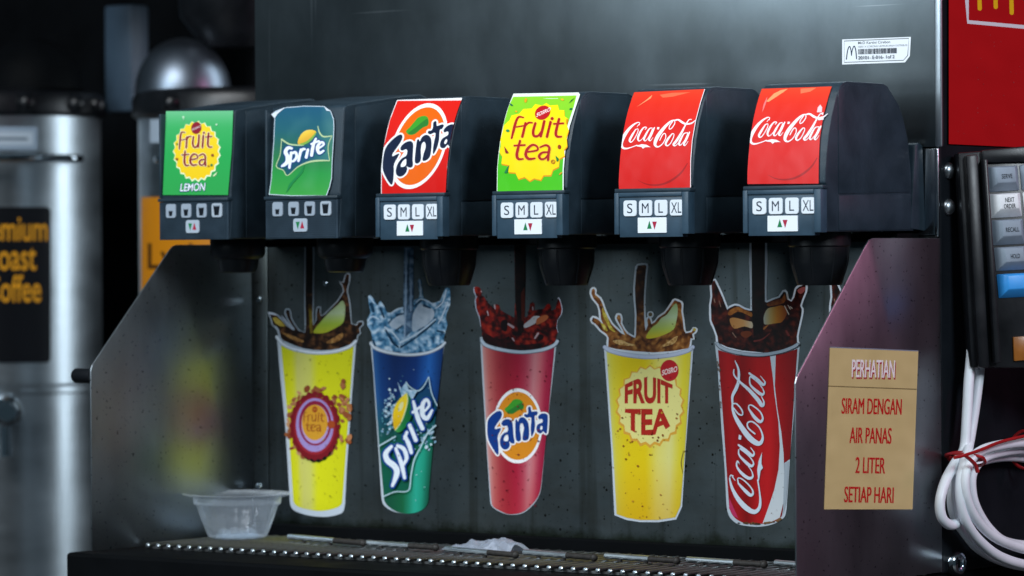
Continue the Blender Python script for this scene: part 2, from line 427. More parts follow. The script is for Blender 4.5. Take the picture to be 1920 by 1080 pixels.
# ================================================================== SODA FOUNTAIN
sf = thing('soda_fountain', ((XL+XR)/2, .2, ZC), 'stainless six valve soft drink dispenser with cup pictures on its splash panel', 'drink dispenser')
obj('cabinet', box((XL+.004, YS+.001, ZB), (XR-.0012, .52, .46), .002), M['darksteel'], sf)
obj('upper_panel', box((XL+.006, YS-.0015, .0725), (XR+.0006, YS+.0008, .455), .0006, 2), M['steel'], sf, True)
obj('splash_panel', box((XL+.0015, YS-.0002, ZG+.001), (XR-.0018, YS+.0008, .0715)), M['splash'], sf)
obj('corner_highlight_strip', box((XR-.0034, YS-.0045, -.0005), (XR+.0004, YS-.0018, .0715), .0012, 3), M['trim'], sf, True)  # brighter metal strip added as the highlight of the lower tower edge
obj('corner_plate', box((on(1, YS, 1722, 360)[0], YS-.0016, .0012), (XR-.0036, YS-.0004, .0712), .0004), M['trim'], sf, True)
obj('edge_highlight_strip', prism([(XR-.0022, YS-.0052), (XR+.0042, YS-.0052), (XR+.0042, YS-.0018), (XR-.0022, YS-.0018)], 2, .0725, .455, .0012, None, 3), M['rod'], sf, True)  # strip of brighter metal added to carry the rounded edge's highlight
obj('base', box((XL-.028, -.070, ZC), (XR-.002, .5, ZB), .003), M['matblack'], sf)
# splash guards at both ends
wp = [(YS-.0006, ZG-.002), (-.0655, ZG-.002), (-.0655, -.1125), (-.0635, -.1075), (.0375, -.0070), (.0425, -.0030), (.048, -.0014), (YS-.0006, -.0014)]
for a, lab in ((XL-.0016, 'left steel splash guard with a slanted front edge'), (XR-.0016, 'right steel splash guard that carries the yellow notice')):
    o = obj('splash_guard', prism(wp, 0, a, a+.0016, .0005, None, 2), M['wing'], sf, True); o['label'] = lab
# flange of the left guard and its screws
fl0, fl1 = on(1, YS, 472, 700)[0], on(1, YS, 504, 700)[0]
obj('flange', box((fl0, YS-.0016, ZG+.002), (fl1, YS-.0004, -.001), .0004), M['splash'], sf, True)
for px, py in ((487, 561), (486, 913)):
    p = on(1, YS-.0016, px, py)
    obj('screw', lathe([(.0038, 0), (.0038, .0008), (.003, .0024), (.0014, .003), (0, .0031)], (p[0], YS-.0016, p[2]), 'Y', 16), M['chrome'], sf, True)
p = on(1, YS, 612, 531)
obj('screw', lathe([(.003, 0), (.0026, .0016), (.0012, .0022), (0, .0023)], (p[0], YS-.0003, p[2]), 'Y', 16), M['chrome'], sf, True)
for px, py in ((1780, 320), (1779, 388)):
    p = on(0, XR, px, py)
    obj('rivet', lathe([(.0068, 0), (.0066, .002), (.0048, .0042), (.002, .0052), (0, .0054)], (XR-.001, p[1], p[2]), 'X', 20), M['urn'], sf, True)
p = on(0, XR, 1787, 1056)
kl = obj('key_lock', lathe([(.0098, 0), (.0098, .006), (.0086, .0085), (.0066, .0088), (.0062, .006), (.0055, .0065), (0, .0066)], (XR-.001, p[1], p[2]), 'X', 28), M['chrome'], sf, True)
obj('keyhole', box((XR+.0050, p[1]-.0009, p[2]-.0034), (XR+.0064, p[1]+.0009, p[2]+.0034)), M['matblack'], kl)
p = on(0, XL-.002, 168, 705)
obj('bumper', lathe([(0, 0), (.0058, .0004), (.0066, .002), (.0066, .022), (0, .022)], (XL-.0236, p[1]+.004, p[2]), 'X', 20), M['black'], sf, True)
obj('back_lip', box((XL+.003, .1390, ZB), (XR-.0025, YS-.0004, -.2590), .001), M['matblack'], sf)
# mounting rail under the heads
obj('mounting_rail', box((XL+.03, .118, -.004), (XR-.02, YS-.0006, .0030), .001), M['matblack'], sf)

# ---------------------------------------------------------------- lettering shared by several labels
FANTA = dict(
 F=[(235, 382), (200, 385), (150, 420), (110, 470), (100, 540), (102, 620), (115, 680), (150, 750), (193, 815), (210, 824), (216, 790), (211, 700), (205, 640), (235, 575), (238, 556), (215, 556), (185, 565), (178, 545), (200, 510), (240, 450), (250, 410)],
 a=[(245, 500), (265, 475), (300, 462), (335, 470), (355, 500), (362, 560), (368, 640), (378, 695), (365, 712), (340, 705), (322, 690), (330, 720), (318, 755), (290, 772), (260, 765), (235, 735), (228, 690), (240, 640), (270, 605), (305, 590), (310, 550), (295, 530), (270, 535), (250, 525)],
 n=[(385, 480), (400, 468), (412, 490), (425, 458), (455, 443), (490, 460), (515, 505), (525, 580), (522, 650), (505, 675), (478, 682), (458, 668), (462, 610), (472, 560), (462, 515), (445, 505), (432, 525), (432, 580), (442, 640), (438, 678), (415, 690), (392, 670), (385, 600)],
 t=[(512, 350), (525, 338), (540, 345), (548, 385), (575, 385), (600, 385), (612, 400), (600, 425), (580, 435), (585, 520), (575, 590), (555, 635), (545, 630), (540, 560), (545, 450), (500, 450), (475, 430), (480, 412), (505, 415), (515, 390)],
 b=[(615, 440), (640, 412), (675, 405), (705, 415), (714, 440), (712, 520), (704, 600), (688, 608), (668, 585), (650, 605), (630, 608), (605, 590), (598, 555), (610, 520), (640, 505), (660, 495), (660, 470), (645, 462), (625, 465)])
def fanta(art, tr, blue, orange, cut=None):
    art.tr = tr
    art.ell(408, 532, 250, 380, '#f3f1f2', n=56, cut=cut); art.ell(408, 532, 226, 345, orange, n=56, cut=cut)
    lf = [(275, 365), (310, 330), (340, 295), (370, 265), (420, 262), (455, 285), (470, 330), (465, 362), (420, 372), (360, 410), (310, 405)]
    art.poly(lf, '#3f9a2c', cut, 3)
    art.poly([(300, 385), (360, 350), (420, 310), (455, 300), (468, 335), (460, 360), (420, 370), (360, 408), (315, 402)], '#2c7a2e', cut, 3)
    for k in 'Fantb': art.outline(FANTA[k], '#f3f1f2', 30)
    art.poly([(250, 600), (330, 480), (620, 470), (690, 560), (560, 610), (300, 740)], '#f3f1f2', cut)
    for k in 'Fantb': art.poly(FANTA[k], blue, cut, 3)
    art.poly([(286, 630), (306, 620), (314, 650), (312, 680), (288, 688), (268, 678), (270, 652)], '#f3f1f2', cut, 3)
    art.poly([(640, 540), (655, 532), (660, 555), (650, 574), (636, 566)], '#f3f1f2', cut, 3)
    art.tr = None
COLA = [
 [(262, 400, 8), (266, 380, 7), (246, 376, 10), (200, 402, 18), (150, 452, 27), (105, 522, 33), (82, 590, 28), (95, 630, 22), (130, 640, 15), (180, 628, 9), (240, 606, 9)],
 [(258, 396, 7), (240, 420, 5)],
 [(225, 448, 10), (190, 505, 20), (165, 556, 20), (180, 575, 11), (210, 545, 8), (245, 480, 8), (250, 442, 7), (225, 448, 10)],
 [(322, 446, 7), (336, 428, 9), (310, 426, 11), (275, 470, 18), (250, 530, 20), (257, 562, 12), (282, 553, 7), (310, 520, 5)],
 [(392, 432, 8), (365, 440, 11), (328, 500, 19), (310, 545, 18), (326, 561, 9), (360, 520, 7), (398, 442, 9)],
 [(416, 428, 12), (388, 490, 19), (362, 545, 18), (376, 560, 9), (402, 528, 4)],
 [(470, 556, 9), (500, 498, 10), (525, 490, 9), (530, 530, 9), (500, 590, 9), (455, 622, 13), (425, 608, 24), (426, 568, 33), (460, 500, 35), (530, 412, 27), (590, 360, 15), (640, 354, 9)],
 [(600, 366, 9), (570, 410, 9), (566, 442, 8), (590, 434, 9), (620, 390, 9), (622, 362, 8)],
 [(622, 352, 8), (660, 350, 17), (700, 376, 22), (735, 390, 17), (790, 384, 14), (835, 350, 5)],
 [(792, 346, 7), (765, 350, 9), (730, 402, 13), (690, 480, 21), (640, 560, 25), (610, 598, 22), (626, 612, 10), (655, 588, 6)],
 [(596, 490, 10), (555, 540, 20), (530, 590, 20), (546, 612, 12), (580, 585, 9), (610, 522, 9), (612, 492, 7), (596, 490, 9)],
 [(752, 480, 8), (715, 490, 11), (680, 550, 19), (665, 593, 18), (680, 605, 9), (720, 560, 7), (756, 486, 9)],
 [(772, 474, 12), (742, 540, 19), (714, 594, 18), (727, 608, 9), (757, 568, 4)]]
def cola(art, tr, col):
    art.tr = tr
    for s_ in COLA: art.stroke(s_, col)
    art.poly([(232, 611), (290, 596), (335, 602), (378, 626), (350, 625), (320, 627), (300, 642), (285, 624), (240, 618)], col)
    art.poly([(445, 423), (468, 425), (461, 447), (441, 444)], col); art.tr = None
TEA = [
 [(332, 272, 13), (285, 266, 20), (257, 310, 24), (235, 390, 26), (212, 480, 18)], [(262, 367, 14), (332, 355, 14)],
 [(352, 330, 24), (336, 400, 25), (320, 465, 25)], [(345, 365, 16), (380, 326, 19), (420, 325, 15)],
 [(452, 330, 24), (430, 412, 26), (440, 458, 25), (482, 455, 22), (516, 405, 16)], [(542, 310, 26), (522, 400, 26), (506, 462, 24)],
 [(606, 318, 26), (570, 465, 26)], [(621, 283, 31), (623, 282, 31)],
 [(692, 288, 25), (660, 420, 27), (672, 463, 24), (715, 465, 17)], [(640, 336, 18), (735, 330, 18)],
 [(297, 508, 22), (265, 640, 29), (280, 690, 24), (326, 690, 16)], [(240, 556, 18), (346, 550, 18)],
 [(355, 622, 18), (470, 602, 18), (465, 562, 20), (420, 550, 23), (372, 590, 27), (355, 650, 29), (385, 690, 27), (446, 685, 17)],
 [(500, 572, 16), (560, 552, 21), (593, 578, 25), (585, 640, 26), (580, 700, 25)],
 [(585, 622, 17), (522, 628, 22), (490, 662, 25), (510, 692, 22), (550, 685, 18), (580, 648, 15)]]
def fruit_tea(art, tr, col, halo=None):
    art.tr = tr
    if halo:
        for s_ in TEA: art.stroke(s_, halo, grow=15)
    for s_ in TEA: art.stroke(s_, col)
    art.tr = None
SPR = [
 [(306, 476, 26), (270, 472, 33), (245, 512, 38), (265, 560, 40), (262, 610, 38), (236, 640, 34), (208, 656, 20)],
 [(302, 520, 27), (292, 600, 31), (284, 672, 24)], [(300, 530, 24), (345, 517, 28), (357, 560, 28), (330, 602, 24), (300, 607, 20)],
 [(402, 490, 27), (390, 540, 29), (376, 602, 26)], [(394, 518, 20), (420, 486, 27), (440, 484, 22)],
 [(472, 490, 27), (454, 566, 30)],
 [(552, 378, 22), (525, 450, 32), (508, 546, 32)], [(505, 432, 20), (582, 402, 21)],
 [(572, 482, 18), (630, 440, 20), (620, 415, 24), (590, 426, 28), (568, 472, 35), (586, 524, 30), (630, 500, 20)]]
SPR_CUP = [
 [(158, 566, 22), (120, 612, 33), (132, 660, 38), (180, 700, 40), (195, 745, 38), (165, 830, 20)],
 [(188, 580, 20), (225, 680, 29), (247, 778, 20)], [(200, 562, 22), (240, 582, 28), (260, 640, 26), (238, 692, 16)],
 [(250, 498, 24), (275, 550, 29), (292, 606, 24)], [(248, 512, 20), (262, 470, 20)],
 [(282, 424, 26), (322, 522, 27)],
 [(306, 262, 18), (335, 370, 30), (367, 444, 28)], [(302, 335, 18), (362, 292, 16)],
 [(366, 342, 17), (412, 290, 18), (396, 250, 22), (370, 280, 28), (368, 350, 32), (398, 376, 28), (432, 322, 16)]]
def strokes(art, tr, lst, col, grow=0):
    art.tr = tr
    for s_ in lst: art.stroke(s_, col, grow=grow)
    art.tr = None
def star(cx, cy, rx, ry, n, depth, rot=0):
    return [(cx+rx*(1 if k % 2 else 1-depth)*math.cos(rot+math.pi*k/n), cy+ry*(1 if k % 2 else 1-depth)*math.sin(rot+math.pi*k/n)) for k in range(2*n)]

# ---------------------------------------------------------------- dispensing valves
HP, HW, HWO, HZ = .125, .073, .083, .0035
PROF = [(.0000, -.0006), (.0400, .0019), (.0540, .0030), (.0660, .0047), (.0800, .0077), (.0940, .0120), (.1070, .0176), (.1205, .0255), (.1300, .033)]
_pz = [p[0] for p in PROF]; _py = [p[1] for p in PROF]
_pc = np.polyfit(_pz, _py, 4)
def front(z): return float(np.polyval(_pc, z))
def front_old(z): return -.0045+(z-.003)*.0100/.114
def label_map(fr):
    def f(x, y, o):
        d = ray(x, y); lo, hi = (-.03-CAM[1])/d[1], (.06-CAM[1])/d[1]
        for _ in range(44):
            mid = (lo+hi)/2; p = CAM+d*mid
            if p[1] < fr(p[2])-o: lo = mid
            else: hi = mid
        return CAM+d*hi
    return f
new_map, old_map = label_map(front), label_map(front_old)
def button(x0, x1, z0, z1, y, parent, name, col, draw, th=.0012, rnd=.0011):
    art = Art(lambda a, b_, o: (a, y-th-o, b_), base=.00004)
    r_ = rnd*2; pf = []
    for cx_, cz_, a0 in ((x1-r_, z0+r_, -90), (x1-r_, z1-r_, 0), (x0+r_, z1-r_, 90), (x0+r_, z0+r_, 180)):
        pf += [(cx_+r_*math.cos(math.radians(a0+k*22.5)), cz_+r_*math.sin(math.radians(a0+k*22.5))) for k in range(5)]
    art.solid(prism(pf, 1, y+.0008, y-th, .0002, None, 1), col)
    draw(art, x0, x1, z0, z1); return art.build(name, M['label'], parent)
def letters(s):
    def d(art, x0, x1, z0, z1):
        w = x1-x0; h = z1-z0; k = {'S': .42, 'M': .52, 'L': .36, 'XL': .78}[s]; t = .62 if s != 'XL' else .66
        art.text(s, x0+w*(.5-k/2), z0+h*(.5-t/2), w*k, h*t, '#1d2a3c', 0, hv=(0, h*t))
    return d
def arrows(up_first, g='#1c7a48', r='#a8243f'):
    def d(art, x0, x1, z0, z1):
        cx, cz, w, h = (x0+x1)/2, (z0+z1)/2, .0046, .0066
        for k, c in ((-1, g), (1, r)):
            up = (k == -1) == up_first; s_ = 1 if up else -1; q = cx+k*.0025; dz = .0004*s_
            art.poly([(q-w/2, cz-s_*h/2+dz), (q+w/2, cz-s_*h/2+dz), (q, cz+s_*h/2+dz)], c)
    return d
def cup_icon(k):
    def d(art, x0, x1, z0, z1):
        w, h = x1-x0, z1-z0; cx = (x0+x1)/2; zz = z0+h*.14; H = h*(.38+.11*k); wt = w*(.22+.035*k); wb = w*(.15+.02*k)
        art.poly([(cx-wb, zz), (cx+wb, zz), (cx+wt, zz+H), (cx-wt, zz+H)], '#10161e')
        art.poly([(cx-wt*.8, zz+H*.9), (cx+wt*.8, zz+H*.9), (cx+wt*.84, zz+H*1.0), (cx-wt*.84, zz+H*1.0)], '#76828e')
    return d
def new_valve(i, label):
    x0 = (i-5)*HP; x1 = x0+HW
    prof = [(.0055, HZ), (.0050, .0400)]+[(front(z)+.0008, z) for z in (.042, .054, .066, .08, .094, .107, .114)] + \
           [(front(.119)+.0012, .1185), (.030, .1212), (.036, .1222), (.090, .1222), (.0965, .1205), (.1133, .1065), (.1215, .094), (.1278, .078), (.1325, .05), (.136, HZ+.001)]
    bm = prism(prof, 0, x0, x1, .0011, None, 2)
    side = [(.0218, .0335), (.1285, .0358), (.1272, .0740), (.1206, .0915), (.1125, .1050), (.0955, .1180), (.0895, .1194), (.0330, .1194), (.0218, .1150)]
    low = [(.0218, HZ+.0012), (.1330, HZ+.002), (.1300, .0345), (.0218, .0322)]
    for a in (x0, x1):
        prism(side, 0, a-.0007, a+.0007, .0004, bm); prism(low, 0, a-.0007, a+.0007, .0004, bm)
    # bezel lip under the label
    box((x0-.0008, -.0022, .0372), (x1+.0008, .0060, .0402), .0006, 2, bm)
    v = obj('dispensing_valve', bm, M['valve'], sf, True); v['label'] = label
    obj('mounting_bracket', prism([(.129, .0062), (.1515, .0045), (.1480, .0740), (.1415, .0762), (.1370, .0740), (.1340, .05)], 0, x0+.002, x1+.0015, .001), M['valve'], v, True)
    # button panel: slate frame round a sunk plate
    pb = bmesh.new(); box((x0, -.0040, HZ-.0004), (x0+.0045, .0056, .0370), .0007, 2, pb); box((x1-.0065, -.0040, HZ-.0004), (x1, .0056, .0370), .0007, 2, pb)
    box((x0+.0046, -.0040, .0335), (x1-.0066, .0056, .0370), .0006, 2, pb); box((x0+.0046, -.0026, HZ-.0026), (x1-.0066, .0050, .0334), .0003, 2, pb)
    pn = obj('button_panel', pb, M['panel'], v, True)
    w = HW
    for s_, a, c in (('S', .125, .30), ('M', .335, .51), ('L', .545, .715), ('XL', .75, .925)):
        button(x0+w*a, x0+w*c, .0178, .0306, -.0026, v, 'size_button', '#dfe6ee', letters(s_))
    button(x0+w*.315, x0+w*.70, .0042, .0166, -.0026, v, 'stop_button', '#e9eef4', arrows(True), .0008, .0002)
    cx, cy = x0+HW*.5, .051
    wob = lambda t, h: 1+.012*abs(math.cos(4*t))
    nb = lathe([(.0225, .006), (.0250, .004), (.0250, -.0070), (.0236, -.0082), (.0232, -.0200), (.0222, -.0240), (.0180, -.0372), (.0170, -.0385), (.0152, -.0385), (.0148, -.03), (0, -.03)], (cx, cy, 0), 'Z', 32, None, None, 0, wob)
    for k in range(8):
        t = 2*math.pi*k/8+.3; c_, s_ = math.cos(t), math.sin(t)
        tube([(cx+.0232*c_, cy+.0232*s_, -.009), (cx+.0229*c_, cy+.0229*s_, -.020), (cx+.0179*c_, cy+.0179*s_, -.0365)], .0010, nb, 6)
    obj('nozzle', nb, M['nozzle'], v, True)
    return v, x0, x1
def old_valve(i, label):
    x0 = (i-5)*HP; x1 = x0+HWO
    prof = [(front_old(.003)+.0025, .003), (front_old(.037)+.0025, .0370), (front_old(.041)+.0008, .0400), (front_old(.115)+.0008, .1140), (front_old(.117)+.003, .1172),
            (.030, .1205), (.075, .1262), (.112, .1298), (.122, .1270), (.132, .1120), (.139, .08), (.1505, .075), (.1505, .004)]
    bm = prism(prof, 0, x0, x1, .0016, None, 3)
    for a in (x0, x1): prism([(.0200, .0045), (.130, .0055), (.130, .105), (.118, .1235), (.110, .1262), (.075, .1230), (.0205, .1160)], 0, a-.0006, a+.0006, .0004, bm)
    box((x0-.0002, front_old(.039)-.0030, .0366), (x1+.0002, front_old(.039)+.004, .0396), .0007, 2, bm)
    # thin frame round the label
    box((x0, front_old(.08)-.0045, .0398), (x0+.0022, front_old(.08)+.005, .115), .0004, 2, bm)
    v = obj('dispensing_valve', bm, M['valve'], sf, True); v['label'] = label
    yp = front_old(.02)+.0002
    pb = box((x0+.0006, yp, .0026), (x1-.0006, yp+.006, .0364), .0005)
    for r in range(17):                                     # ribbed grip texture of the panel
        z = .0042+r*.0019; box((x0+.003, yp-.0005, z), (x1-.003, yp+.0005, z+.0010), 0, 2, pb)
    obj('button_panel', pb, M['panel_dark'], v)
    w = HWO
    for k, (a, c) in enumerate(((.115, .255), (.335, .475), (.555, .695), (.77, .915))):
        button(x0+w*a, x0+w*c, .0222, .0345, yp-.0004, v, 'size_button', '#98a4b2' if k < 3 else '#a9b4c0', cup_icon(k), .001)
    button(x0+w*.40, x0+w*.59, .0085, .0200, yp-.0004, v, 'stop_button', '#a9b5c2', arrows(False), .001)
    cx, cy = x0+HWO*.5, .056
    nb = lathe([(.0240, .005), (.0250, .002), (.0248, -.010), (.0225, -.0135), (.0190, -.0150), (.0176, -.0225), (.0160, -.0262), (.0135, -.0270), (.0125, -.02), (0, -.02)], (cx, cy, 0), 'Z', 32)
    obj('nozzle', nb, M['nozzle'], v, True)
    return v, x0, x1
names = ['leftmost valve, green label with yellow fruit tea sunburst', 'valve with a peeling blue and green lemon lime soda label', 'valve with a red label and orange fruit disc',
         'valve with a lime green label and yellow fruit tea sunburst', 'fifth valve, plain red label with white script', 'rightmost valve, red label with white script, its whole side in view']
V = [old_valve(i, names[i]) if i < 2 else new_valve(i, names[i]) for i in range(6)]
CUT = (0, 3)

# label 1: green, lemon fruit tea
c = crop(290, 190, 5.4); a = Art(old_map); a.tr = c
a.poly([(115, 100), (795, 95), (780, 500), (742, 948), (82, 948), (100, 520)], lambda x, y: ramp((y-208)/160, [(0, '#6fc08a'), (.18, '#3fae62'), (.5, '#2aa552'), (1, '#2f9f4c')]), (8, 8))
a.poly([(p[0]+3, p[1]+5) for p in star(424, 502, 244, 312, 23, .085)], '#e8f2c8'); a.poly(star(424, 502, 234, 300, 23, .085), lambda x, y: ramp((y-228)/115, [(0, '#f6d62a'), (1, '#f2c81a')]), (0, 6))
a.ell(422, 270, 52, 62, '#8e2030', .2); a.text('SOSRO', 376, 300, 90, 26, '#e6d8d8', .02, (88, -38), (4, -24))
a.tr = None
k = affine([(525, 222), (715, 465), (212, 480), (295, 505), (580, 700), (320, 465)], [(422, 270), (588, 465), (258, 478), (298, 512), (508, 645), (322, 465)])
fruit_tea(a, comp(k, c), '#8c1f26', '#f3e6c0')
a.tr = c
for x, y, r_, cc in ((585, 545, 14, '#8a3a30'), (225, 585, 14, '#9a5a2a'), (575, 645, 13, '#2a7a4a'), (545, 655, 10, '#b0702a'), (225, 432, 10, '#3a6a3a'), (625, 235, 10, '#bfe0c0'), (290, 160, 12, '#c8e6c4')): a.ell(x, y, r_, r_, cc, n=12)
a.poly([(585, 755), (635, 712), (620, 745), (600, 760)], '#d8ecb8'); a.poly([(285, 140), (300, 180), (288, 190)], '#a8d8b0')
a.text('LEMON', 254, 918, 252, 84, '#1f4a8a', .07, (252, -8), (10, -88)); a.text('LEMON', 258, 912, 246, 76, '#eef2fa', .02, (246, -8), (10, -78))
a.tr = None; a.build('label', M['label'], V[0][0])['label'] = 'green label with a yellow sunburst and LEMON lettering'

# label 2: blue to green, its upper corners peeling
c = crop(490, 190, 5.4); a = Art(old_map, base=.0010); a.tr = c
edge = [(98, 132), (150, 95), (245, 60), (430, 45), (635, 48), (705, 98), (735, 180), (738, 260), (733, 400), (720, 600), (714, 780), (690, 880), (660, 958), (300, 958), (75, 945), (98, 800), (110, 600), (124, 400), (133, 170)]
a.poly(edge, '#c9d6e2'); a.poly([(400+(x-400)*.978, 505+(y-505)*.985) for x, y in edge],
    lambda x, y: mixc(ramp((y-198)/170, [(0, '#1c5876'), (.28, '#23616c'), (.45, '#2a6a58'), (.58, '#2c7a48'), (.75, '#2a9444'), (1, '#3f9e44')]), hx('#8fb4a0'), .25*max(0, noise.noise((x/30, y/30, 1)))+.25*max(0, (x-600)/25)*(1 if y < 300 else .3)), (5, 5))
bd = [(205, 385), (280, 430), (365, 440), (470, 440), (540, 360), (572, 255), (592, 320), (630, 355), (715, 350), (684, 420), (676, 500), (690, 598), (580, 600), (480, 615), (370, 662), (265, 750), (220, 695), (152, 658), (190, 540)]
a.poly(bd, lambda x, y: ramp((x-518)/95, [(0, '#1c5c58'), (.5, '#17506a'), (1, '#3a7a78')]), (5, 5))
a.poly([(370, 430), (375, 385), (410, 325), (460, 292), (520, 290), (556, 310), (540, 345), (500, 395), (440, 432), (400, 442)], lambda x, y: ramp((y-244)/28+(x-560)/60, [(0, '#f4dc7a'), (.5, '#f0c440'), (1, '#dca63a')]), (4, 4), 3)
a.poly([(556, 310), (545, 345), (505, 395), (450, 432), (400, 446), (390, 430), (450, 408), (505, 365)], '#7cae4a', None, 3)
for s_ in ([(205, 385, 15), (280, 432, 15), (365, 444, 13), (430, 446, 5)], [(572, 252, 8), (590, 318, 14), (632, 357, 15), (716, 350, 8)], [(716, 350, 7), (684, 422, 8), (676, 500, 8), (692, 600, 7)], [(205, 387, 7), (190, 540, 8), (152, 658, 9), (222, 697, 9), (266, 750, 8), (372, 662, 10), (480, 615, 16), (580, 600, 17), (690, 600, 10)]): a.stroke(s_, '#bccf9c')
strokes(a, c, SPR, '#123f80', 22); strokes(a, c, SPR, '#eef4fb')
a.tr = c
a.poly([(98, 132), (245, 60), (205, 92), (160, 130), (136, 172)], '#dfe6f0'); a.poly([(635, 50), (705, 100), (660, 96)], '#d5dde6')
a.poly([(440, 640), (420, 720), (330, 820), (250, 930), (280, 840), (380, 730)], '#1f8446')
a.tr = None; o = a.build('label', M['label'], V[1][0]); o['label'] = 'blue and green label with curled white corners'

# label 3: red with orange disc
c = crop(700, 180, 5.4); a = Art(new_map, dc=(0, 3)); a.tr = c
a.poly([(240, 40), (898, 18), (880, 110), (830, 270), (780, 470), (752, 720), (745, 1008), (78, 1012), (80, 700), (105, 490), (160, 250)], '#f0eef0', CUT)
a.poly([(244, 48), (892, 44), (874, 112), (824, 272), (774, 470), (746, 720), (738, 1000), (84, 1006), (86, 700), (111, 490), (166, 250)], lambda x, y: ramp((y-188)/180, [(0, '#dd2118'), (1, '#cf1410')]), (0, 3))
a.tr = None
k = affine([(408, 155), (408, 910), (275, 365), (470, 330), (205, 825), (525, 340), (235, 385), (480, 680), (712, 430), (100, 540)], [(548, 92), (398, 938), (320, 335), (550, 255), (207, 885), (628, 262), (262, 368), (530, 645), (812, 318), (92, 650)])
fanta(a, comp(k, c), '#14203a', '#ea6410', CUT)
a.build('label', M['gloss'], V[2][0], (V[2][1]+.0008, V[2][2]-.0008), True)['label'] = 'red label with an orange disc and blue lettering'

# label 4: lime green sunburst
c = crop(920, 170, 5.4); a = Art(new_map, dc=(0, 3)); a.tr = c
a.poly([(225, 30), (890, 18), (905, 40), (860, 170), (800, 360), (760, 560), (740, 800), (738, 1036), (62, 1036), (66, 760), (90, 540), (130, 320), (180, 150)], '#e8efe4', CUT)
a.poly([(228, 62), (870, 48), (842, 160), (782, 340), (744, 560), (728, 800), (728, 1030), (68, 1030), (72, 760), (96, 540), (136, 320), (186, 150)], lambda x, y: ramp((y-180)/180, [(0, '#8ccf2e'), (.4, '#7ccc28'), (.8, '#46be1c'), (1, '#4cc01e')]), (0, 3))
sb = [(565, 125), (600, 150), (680, 143), (692, 195), (745, 198), (747, 258), (785, 285), (772, 340), (790, 400), (768, 470), (775, 560), (742, 600), (748, 660), (697, 690), (690, 770), (630, 800), (610, 856), (535, 858), (508, 905), (440, 888), (395, 915), (345, 875), (280, 895), (250, 830), (180, 825), (182, 755), (108, 740), (117, 665), (88, 620), (104, 560), (98, 500), (115, 430), (135, 350), (190, 300), (212, 250), (290, 232), (330, 185), (415, 180), (450, 135), (520, 150)]
a.poly([(x+4, y+13) for x, y in sb], '#dc8a12', CUT); a.poly(sb, lambda x, y: ramp((y-195)/140, [(0, '#fbe016'), (1, '#fcd800')]), (0, 3))
a.tr = None; fruit_tea(a, c, '#aa1a1e', '#f8c832')
a.tr = c; a.ell(525, 222, 82, 66, '#bd1a22', -.6); a.text('SOSRO', 462, 268, 140, 40, '#f5e4e0', .04, (140, -62), (8, -42))
for x, y, rx, ry, cc, rt in ((355, 98, 13, 24, '#e0a020', .2), (725, 90, 18, 10, '#e8b828', .3), (208, 142, 20, 8, '#17604a', .6), (172, 405, 18, 14, '#2a8a50', .2), (258, 210, 12, 9, '#e8b020', .4), (812, 185, 16, 10, '#116a40', -.3), (695, 568, 17, 22, '#9a3a18', 0), (708, 838, 22, 7, '#e0a020', -.7), (772, 310, 8, 30, '#d89018', .1)): a.ell(x, y, rx, ry, cc, rt, 14)
for p, cc in (([(135, 560), (185, 632), (150, 632)], '#8a2028'), ([(188, 750), (165, 835), (138, 832), (160, 790)], '#1c7a48'), ([(655, 655), (690, 690), (680, 715), (668, 715)], '#1c7a38'), ([(788, 130), (815, 95), (855, 68), (820, 105)], '#17702e')): a.poly(p, cc)
a.stroke([(630+18*math.cos(t), 718+18*math.sin(t), 7) for t in np.linspace(0, 6.2, 10)], '#c4781a'); a.text('R', 622, 727, 16, 18, '#b86a18', .04)
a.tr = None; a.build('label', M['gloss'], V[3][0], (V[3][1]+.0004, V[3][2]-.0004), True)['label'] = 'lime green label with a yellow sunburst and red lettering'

# labels 5 and 6: red with white script
def cola_label(v, c, quad, tr, torn):
    a = Art(new_map, dc=(0, 3)); a.tr = c
    if not torn: a.poly([(x+(7 if x > 400 else 0), y-(0 if y > 200 else 0)) for x, y in quad], '#eae6ea', CUT)
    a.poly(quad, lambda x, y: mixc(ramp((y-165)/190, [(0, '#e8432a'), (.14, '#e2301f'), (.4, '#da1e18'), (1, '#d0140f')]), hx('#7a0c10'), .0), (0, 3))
    a.tr = c
    q = (lambda x, y: (x+18, y-28)) if torn else (lambda x, y: (x, y))          # pressed disc behind the script
    a.tr = comp(q, c)
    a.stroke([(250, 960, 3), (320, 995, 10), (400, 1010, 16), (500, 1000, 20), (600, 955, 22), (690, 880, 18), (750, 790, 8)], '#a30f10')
    if torn:
        a.tr = c
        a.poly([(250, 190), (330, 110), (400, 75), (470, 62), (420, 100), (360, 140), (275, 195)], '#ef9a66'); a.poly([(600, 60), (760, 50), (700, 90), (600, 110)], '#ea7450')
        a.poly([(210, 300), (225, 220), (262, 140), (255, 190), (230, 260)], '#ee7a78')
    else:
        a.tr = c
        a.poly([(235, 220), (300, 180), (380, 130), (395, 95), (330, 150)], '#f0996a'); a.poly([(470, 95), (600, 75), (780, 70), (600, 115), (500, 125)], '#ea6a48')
    cola(a, comp(tr, c), '#f2ecf0')
    if torn:
        a.tr = c; a.poly([(765, 300), (775, 250), (800, 222), (818, 250), (815, 300)], '#f2ccd0'); a.poly([(770, 380), (800, 345), (835, 340), (832, 375)], '#f0e6ea'); a.poly([(800, 310), (832, 300), (826, 330)], '#efe4ea')
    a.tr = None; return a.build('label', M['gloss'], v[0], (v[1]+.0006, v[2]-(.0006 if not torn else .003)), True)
ident = lambda x, y: (x, y)
o = cola_label(V[4], crop(1150, 160, 5.4), [(210, 70), (922, 38), (880, 170), (830, 360), (795, 560), (780, 760), (778, 1042), (56, 1050), (52, 850), (72, 590), (110, 360), (160, 190)], ident, False)
